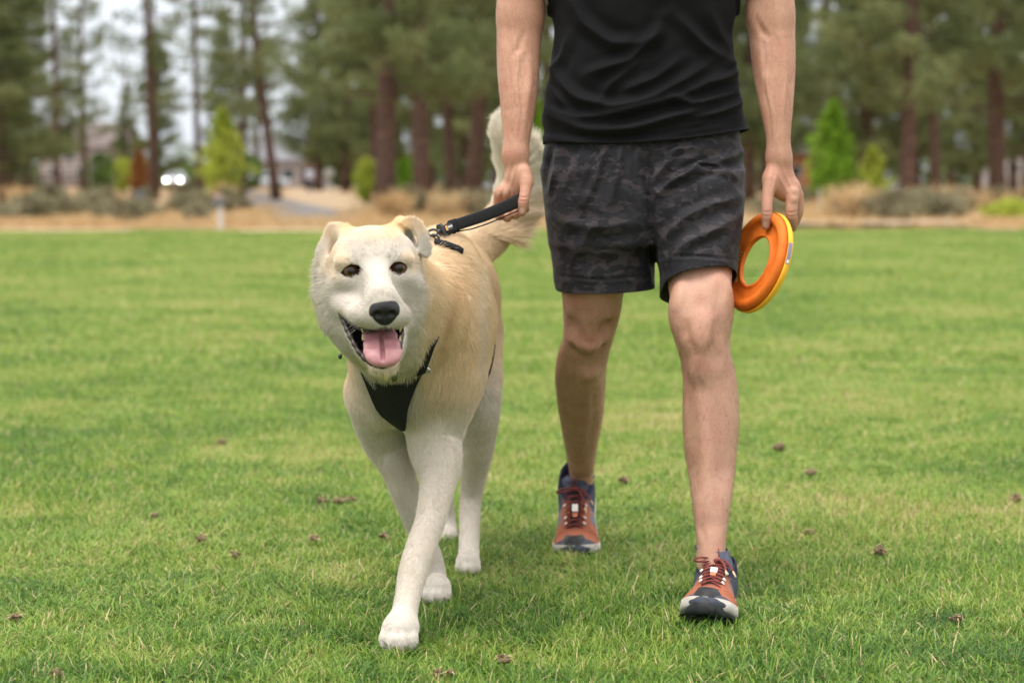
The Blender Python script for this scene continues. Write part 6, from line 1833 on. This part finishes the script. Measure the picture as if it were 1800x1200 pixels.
# socks
def sock(rows, name):
    mb = MB(); V = []; Fc = []; n = 20
    for (c, rx, ry) in rows:
        for k in range(n):
            a = 2 * math.pi * k / n
            V.append(np.array(c) + np.array([rx * math.cos(a), ry * math.sin(a), 0]))
    for i in range(len(rows) - 1):
        for k in range(n): Fc.append((i * n + k, i * n + (k + 1) % n, (i + 1) * n + (k + 1) % n, (i + 1) * n + k))
    mb.add(np.array(V), Fc); o = mb.build(name, m_sock, man, True)
    md = o.modifiers.new('thickness', 'SOLIDIFY'); md.thickness = 0.003; md.offset = -1
def sock_on(tr, top):
    c = list(tr(np.array([(0, -0.060, 0.050), (0, -0.076, 0.068), (0, -0.085, 0.085)]))) + [np.array(top)]
    ax_ = tr(np.array([(1.0, 0, 0)]))[0] - tr(np.array([(0, 0, 0.0)]))[0]; ax_ /= np.linalg.norm(ax_)
    V = []; Fc = []; n = 22
    rad = [(0.030, 0.036), (0.033, 0.040), (0.0335, 0.043), (0.0325, 0.043)]
    for q, (rx, ry) in zip(c, rad):
        fwd = np.array([0, -1.0, 0])
        for k in range(n):
            a = 2 * math.pi * k / n
            V.append(q + ax_ * rx * math.cos(a) + fwd * ry * math.sin(a))
    for i in range(len(c) - 1):
        for k in range(n): Fc.append((i * n + k, i * n + (k + 1) % n, (i + 1) * n + (k + 1) % n, (i + 1) * n + k))
    mb = MB(); mb.add(np.array(V), Fc); o = mb.build('sock', m_sock, man, True)
    md = o.modifiers.new('thickness', 'SOLIDIFY'); md.thickness = 0.003; md.offset = 0
sock_on(trf, P(1250, 962, 3.968))
sock_on(trr, P(1022, 836, 4.665))
# ================================================================ harness, leash, flying ring
bpy.context.view_layer.update()
from mathutils.bvhtree import BVHTree
_dogbvh = BVHTree.FromPolygons([tuple(v) for v in DV], [tuple(int(i) for i in q) for q in DQ])
m_nylon = simple_mat('black_nylon', (0.006, 0.0062, 0.0065), (0.012, 0.012, 0.013), 200, 0.75, 0.4, 700, 0.25, dist=0.001)
m_web = simple_mat('black_webbing', (0.008, 0.008, 0.009), (0.016, 0.016, 0.018), 200, 0.8, 0.6, 500, 0.2, dist=0.0015)
m_steel = simple_mat('dull_steel', (0.42, 0.42, 0.43), (0.55, 0.55, 0.56), 80, 0.3, metal=1.0)
m_gun = simple_mat('dark_steel', (0.05, 0.05, 0.052), (0.09, 0.09, 0.092), 80, 0.35, metal=0.8)

harness = empty('dog_harness', tuple(P(705, 700, 3.72)))
tag(harness, 'black dog harness with a chest panel strapped around the cream dog', 'harness')
bpy.context.view_layer.update()

def hit_front(px, py):
    o = Vector(P(px, py, 2.9)); d = Vector(P(px, py, 4.5)) - o; d.normalize()
    h = _dogbvh.ray_cast(o, d)
    return (np.array(h[0]), np.array(h[1])) if h[0] is not None else (None, None)

# chest panel: rows from top to bottom, left and right edge
edge = [(648, 636, 748), (653, 635, 744), (660, 639, 738), (675, 645, 731), (690, 651, 725), (705, 657, 719), (718, 663, 715), (730, 672, 713), (742, 687, 712), (750, 698, 711), (755, 706, 710)]
V = []; Fc = []; nu = 17
lastY = {}
for (py, a, b) in edge:
    for i in range(nu):
        px = a + (b - a) * i / (nu - 1)
        p, n = hit_front(px, max(py, 668))
        Y = p[1] if p is not None and p[1] < 3.95 else lastY.get(i, 3.74)
        lastY[i] = Y
        V.append([px, py, Y])
V = np.array(V).reshape(len(edge), nu, 3)
for _ in range(30):
    Yv = V[:, :, 2].copy(); pad = np.pad(Yv, 1, mode='edge')
    V[:, :, 2] = (pad[1:-1, :-2] + pad[1:-1, 2:] + pad[:-2, 1:-1] + pad[2:, 1:-1]) / 4 * 0.6 + Yv * 0.4
V[:, :, 2] = np.minimum(V[:, :, 2] - 0.022 - np.linspace(0.020, 0, len(edge))[:, None], np.array([[min(q[2], 9) for q in r] for r in V]))
pts = np.array([P(q[0], q[1], q[2] + 0.0015 * math.sin(q[0] * 0.31) * math.sin(q[1] * 0.2)) for q in V.reshape(-1, 3)])
for r_i in range(len(edge) - 1):
    for i in range(nu - 1):
        Fc.append((r_i * nu + i, (r_i + 1) * nu + i, (r_i + 1) * nu + i + 1, r_i * nu + i + 1))
mb = MB(); mb.add(pts, Fc); o = mb.build('chest_panel', m_nylon, harness, True)
md = o.modifiers.new('thickness', 'SOLIDIFY'); md.thickness = 0.006; md.offset = 0
# stitched edging
rim = np.concatenate([pts.reshape(len(edge), nu, 3)[:, 0], pts.reshape(len(edge), nu, 3)[::-1, -1]])
mb = MB(); mb.tube(rim, 0.0032, 6); mb.build('edge_binding', m_web, harness, True)

def band(path, width_dir, w, name, mat, th=0.003, parent=harness):
    path = np.asarray(path); V = []; Fc = []
    for p, wd in zip(path, width_dir): V += [p - wd * w / 2, p + wd * w / 2]
    for i in range(len(path) - 1): Fc.append((2 * i, 2 * i + 1, 2 * i + 3, 2 * i + 2))
    mb = MB(); mb.add(np.array(V), Fc); o = mb.build(name, mat, parent, True)
    md = o.modifiers.new('thickness', 'SOLIDIFY'); md.thickness = th; md.offset = 0
    return o

def ring_around(c, tilt, off, w, name, a0=0, a1=2 * math.pi, n=48):
    c = np.array(c); ax = np.array([0.12, math.cos(tilt), math.sin(tilt)]); ax /= np.linalg.norm(ax)
    e1 = np.array([1.0, 0, 0]); e1 -= ax * (e1 @ ax); e1 /= np.linalg.norm(e1); e2 = np.cross(ax, e1)
    path = []
    for a in np.linspace(a0, a1, n):
        d = e1 * math.cos(a) + e2 * math.sin(a)
        far = Vector(c + d * 0.5)
        h = _dogbvh.ray_cast(far, Vector(-d))
        path.append((np.array(h[0]) + d * off) if h[0] is not None else c + d * 0.15)
    return band(path, [ax] * n, w, name, m_web)
ring_around(P(768, 585, 4.10), 0.12, 0.0035, 0.032, 'girth_strap')
# shoulder straps from chest to withers
for pathpx in ([(740, 658), (744, 648), (749, 634), (755, 618), (760, 606), (765, 594)],):
    pp = []
    for (x, y) in pathpx:
        p, n = hit_front(x, y)
        if p is not None: pp.append(P(x, y, p[1] - np.interp(y, [592, 604, 620, 640, 660], [-0.006, 0.006, 0.016, 0.022, 0.030])))
    pp = np.array(pp); tt = np.linspace(0, len(pp) - 1, 30)
    pp = np.stack([np.interp(tt, range(len(pp)), pp[:, i]) for i in range(3)], 1)
    band(pp, [np.array([0.93, 0, 0.37])] * 30, 0.016, 'shoulder_strap', m_web)
# back piece on the withers with its ring
bp = []
for (x, y) in [(764, 428), (772, 431), (782, 433), (792, 437), (803, 441), (810, 446)]:
    p, n = hit_front(x, y)
    bp.append(p + n * 0.006 if p is not None else P(x, y, 3.9))
band(np.array(bp), [np.array([0.1, 0.75, 0.65])] * len(bp), 0.014, 'back_strap', m_web, 0.004)
def torus(name, c, R, r, ax, mat, parent, sq=1.0):
    ax = np.array(ax, float); ax /= np.linalg.norm(ax)
    e1 = np.cross(ax, [0.3, 0.2, 1.0]); e1 /= np.linalg.norm(e1); e2 = np.cross(ax, e1)
    an = np.linspace(0, 2 * math.pi, 25)
    mb = MB(); mb.tube([np.array(c) + e1 * R * math.cos(a) + e2 * R * sq * math.sin(a) for a in an], r, 8, cap=False)
    return mb.build(name, mat, parent, True)
RINGP = P(763, 424, 3.865)
torus('leash_ring', RINGP, 0.011, 0.0025, (0.3, 1, 0.2), m_gun, harness, 1.2)
p, n = hit_front(747, 648)
torus('side_ring', (p if p is not None else P(747, 648, 3.75)) + np.array([0, -0.022, 0]), 0.011, 0.0022, (0.2, 1, 0.8), m_steel, harness, 0.6)
mb = MB(); Vb, Fb = uv_ball(14, 10); mb.add(Vb * np.array([0.004, 0.003, 0.0055]) + P(598, 626, 3.70), Fb.tolist()); mb.build('buckle', m_gun, harness, True)

# identity tags under the chin
tg = empty('identity_tag', tuple(P(692, 661, 3.60)))
tag(tg, 'dark olive oval identity tag hanging under the dog\'s chin', 'tag')
bpy.context.view_layer.update()
mb = MB(); Vb, Fb = uv_ball(18, 10); mb.add(Vb * np.array([0.0065, 0.0018, 0.0105]) + P(693, 661, 3.62), Fb.tolist())
mb.build('plate', simple_mat('olive_metal', (0.055, 0.065, 0.030), (0.10, 0.11, 0.055), 60, 0.35, metal=0.6), tg, True)
torus('split_ring', P(692, 650, 3.625), 0.005, 0.0012, (0.2, 1, 0.1), m_steel, tg)
tg2 = empty('identity_tag', tuple(P(679, 663, 3.62)))
tag(tg2, 'small pale brass identity tag beside the olive one', 'tag')
bpy.context.view_layer.update()
mb = MB(); mb.add(Vb * np.array([0.0045, 0.0016, 0.006]) + P(679, 664, 3.63), Fb.tolist()); mb.build('plate', simple_mat('pale_brass', (0.45, 0.38, 0.16), (0.55, 0.48, 0.24), 60, 0.35, metal=0.7), tg2, True)
torus('split_ring', P(680, 656, 3.635), 0.004, 0.0011, (0.2, 1, 0.1), m_steel, tg2)

# ---- leash
leash = empty('leash', tuple(P(840, 380, 4.03)))
tag(leash, 'short padded black leash from the hand to the dog harness', 'leash')
bpy.context.view_layer.update()
A = P(774, 405, 3.875); B = P(923, 347, 4.094)
ax = (B - A) / np.linalg.norm(B - A)
wd = np.cross(ax, np.array([0, 1.0, 0])); wd /= np.linalg.norm(wd)
if wd[2] < 0: wd = -wd
th = np.cross(ax, wd)
def strap(a, b, w0, w1, t, name, mat, off=0.0):
    """rounded flat strap"""
    V = []; Fc = []; n = 14; m = 26
    for i in range(m):
        f = i / (m - 1)
        c = a * (1 - f) + b * f + wd * off - wd * 0.004 * math.sin(math.pi * f)
        w = w0 * (1 - f) + w1 * f
        if f in (0.0, 1.0): w *= 0.9
        for k in range(n):
            an = 2 * math.pi * k / n
            cx, sx = math.cos(an), math.sin(an)
            V.append(c + wd * w / 2 * math.copysign(abs(cx) ** 0.5, cx) + th * t / 2 * math.copysign(abs(sx) ** 0.7, sx))
    for i in range(m - 1):
        for k in range(n): Fc.append((i * n + k, i * n + (k + 1) % n, (i + 1) * n + (k + 1) % n, (i + 1) * n + k))
    Fc.append(tuple(range(n - 1, -1, -1))); Fc.append(tuple((m - 1) * n + k for k in range(n)))
    mb = MB(); mb.add(np.array(V), Fc); return mb.build(name, mat, leash, True)
L0 = np.linalg.norm(B - A)
strap(A + ax * 0.030, B, 0.0225, 0.0262, 0.0105, 'padded_handle', m_nylon)
strap(A, A + ax * 0.036, 0.0235, 0.0225, 0.012, 'strap_end', m_web)
strap(A + ax * 0.033, A + ax * 0.040, 0.0252, 0.0252, 0.0135, 'stitched_band', m_web)
strap(A + ax * 0.046, A + ax * 0.050, 0.0246, 0.0246, 0.0130, 'stitched_band', m_web)
strap(A - ax * 0.001, A + ax * 0.006, 0.0262, 0.0262, 0.0150, 'strap_keeper', m_gun)
lo = MB(); Cc = [A + ax * 0.045 - wd * 0.014, A + ax * 0.09 - wd * 0.020, A + ax * 0.14 - wd * 0.022, B - ax * 0.03 - wd * 0.020]
lo.tube(Cc, 0.0014, 6); lo.build('lower_strap', m_web, leash, True)
def patch(a0, a1, w0, w1, mat, name, lift=0.0064):
    c = A - th * lift if (A - th * lift)[1] < A[1] else A + th * lift
    mb = MB(); nn = c - A; nn = nn / np.linalg.norm(nn)
    v = [c + ax * a + wd * w for a, w in ((a0, w0), (a1, w0), (a1, w1), (a0, w1))]
    mb.add(np.array(v + [q + nn * 0.0008 for q in v]), [(0, 3, 2, 1), (4, 5, 6, 7), (0, 1, 5, 4), (1, 2, 6, 5), (2, 3, 7, 6), (3, 0, 4, 7)])
    return mb.build(name, mat, leash)
lab = patch(0.008, 0.0305, -0.0055, 0.0055, simple_mat('label_grey', (0.075, 0.075, 0.078)), 'label')
patch(0.0085, 0.0135, -0.005, 0.005, simple_mat('label_orange', (0.70, 0.38, 0.13)), 'label_mark', 0.0074)
for i in range(7):   # unreadable pale lettering
    patch(0.0155 + i * 0.0020, 0.0155 + i * 0.0020 + 0.0014, -0.0008 - 0.0004 * (i % 3), 0.0022, simple_mat('label_print', (0.62, 0.62, 0.60)) if i == 0 else bpy.data.materials['label_print'], 'label_lettering', 0.0074)
# clip
cl = empty('clip', tuple(A)); cl.parent = leash; cl.matrix_parent_inverse = parent_inv(leash)
bpy.context.view_layer.update()
mid = P(761, 409, 3.868)
an = np.linspace(0, 2 * math.pi, 21)
mb = MB(); mb.tube([mid + np.array([1.0, 0.1, 0.05]) * 0.0095 * math.cos(a) + np.array([0, 0.2, 1.0]) * 0.0062 * math.sin(a) for a in an], 0.0026, 8, cap=False); mb.build('hook', m_gun, cl, True)
mb = MB(); mb.tube([P(769, 407, 3.872), P(775, 405, 3.876)], 0.0042, 8); mb.build('swivel', m_gun, cl, True)
mb = MB(); mb.tube([P(762, 412, 3.866), P(763, 418, 3.865), RINGP + np.array([0, 0, 0.009])], 0.0022, 6); mb.build('gate', m_gun, cl, True)

# ---- flying ring held in the other hand
n_d = np.array([-0.868, -0.37, 0.318]); n_d /= np.linalg.norm(n_d)
RC = P(1330, 459.5, 4.09)
ring = empty('flying_ring', tuple(RC))
tag(ring, 'orange foam flying ring with a yellow rim in the hand', 'flying ring')
bpy.context.view_layer.update()
e1 = np.array([0, 0, 1.0]) - n_d * n_d[2]; e1 /= np.linalg.norm(e1); e2 = np.cross(n_d, e1)
def revolve(profile, name, mat, n=96, parent=ring):
    """profile: closed list of (radius, height along the face normal)"""
    V = []; Fc = []; m = len(profile)
    for i in range(n):
        a = 2 * math.pi * i / n
        d = e1 * math.cos(a) + e2 * math.sin(a)
        for (r, h) in profile: V.append(RC + d * r + n_d * h)
    for i in range(n):
        i2 = (i + 1) % n
        for j in range(m):
            j2 = (j + 1) % m
            Fc.append((i * m + j, i2 * m + j, i2 * m + j2, i * m + j2))
    mb = MB(); mb.add(np.array(V), Fc); return mb.build(name, mat, parent, True)
m_or = simple_mat('orange_foam', (0.56, 0.115, 0.010), (0.66, 0.16, 0.015), 40, 0.62, 0.35, 500, 0.25, dist=0.001)
m_ye = simple_mat('yellow_foam', (0.80, 0.40, 0.022), (0.86, 0.47, 0.035), 40, 0.6, 0.35, 500, 0.25, dist=0.001)
def arc(cx, cy, r, a0, a1, n=9): return [(cx + r * math.cos(a), cy + r * math.sin(a)) for a in np.linspace(math.radians(a0), math.radians(a1), n)]
prof = [(0.0525, -0.002), (0.0515, 0.001)] + [(0.052, 0.0045), (0.0545, 0.0058), (0.0575, 0.0050), (0.059, 0.0030), (0.0605, 0.0022), (0.078, 0.0022), (0.0815, 0.0028), (0.0835, 0.0055)] + arc(0.0945, 0.0030, 0.0105, 165, 10, 12) + [(0.1048, -0.004), (0.0525, -0.004)]
revolve(prof, 'face', m_or)
revolve([(0.0885, -0.0045), (0.1051, -0.0043), (0.1072, -0.002), (0.1082, -0.006), (0.1078, -0.012), (0.1045, -0.0165), (0.096, -0.017), (0.088, -0.0135)], 'rim', m_ye)
# grey label on the rim
def rim_patch(a0, a1, h0, h1, mat, name, r=0.1086):
    V = []; Fc = []; n = 10
    for a in np.linspace(a0, a1, n):
        d = e1 * math.cos(a) + e2 * math.sin(a)
        for (rr, h) in ((r - 0.002, h0), (r, h0), (r, h1), (r - 0.002, h1)): V.append(RC + d * rr + n_d * h)
    for i in range(n - 1):
        for j in range(4): Fc.append((i * 4 + j, (i + 1) * 4 + j, (i + 1) * 4 + (j + 1) % 4, i * 4 + (j + 1) % 4))
    Fc += [(0, 1, 2, 3), tuple((n - 1) * 4 + k for k in (3, 2, 1, 0))]
    mb = MB(); mb.add(np.array(V), Fc); return mb.build(name, mat, ring)
def angle_near(px, py, r, h):
    """rim angle whose point shows nearest to a place in the picture"""
    an = np.linspace(-math.pi, math.pi, 721)
    pts = np.array([RC + (e1 * math.cos(a) + e2 * math.sin(a)) * r + n_d * h for a in an])
    x, y = pix(pts)
    return an[np.hypot(x - px, y - py).argmin()]
a_c = angle_near(1391, 446, 0.1085, -0.009); sgn = 1 if angle_near(1388, 462, 0.1085, -0.009) > a_c else -1
rim_patch(a_c - 0.21, a_c + 0.21, -0.0115, -0.0030, simple_mat('label_slate', (0.20, 0.20, 0.26)), 'rim_label')
rim_patch(a_c + sgn * 0.13, a_c + sgn * 0.195, -0.0100, -0.0045, simple_mat('label_cream', (0.72, 0.66, 0.50)), 'rim_label_mark', 0.1092)
# pale print on the left of the face: unreadable characters
a_p = angle_near(1296, 470, 0.0695, 0.0026)
m_pr = simple_mat('pale_print', (0.78, 0.42, 0.11))
rr_ = np.random.default_rng(2)
for i in range(11):
    a = a_p + (i - 5) * 0.095
    dd = e1 * math.cos(a) + e2 * math.sin(a); tt_ = np.cross(n_d, dd)
    c = RC + dd * 0.0695 + n_d * 0.0026
    w_, h_ = 0.0018 + 0.0008 * rr_.random(), 0.0042
    mb = MB(); mb.box(c, (h_ * 2, w_ * 2, 0.0006), rot=np.stack([dd, tt_, n_d], 1)); mb.build('print', m_pr, ring)
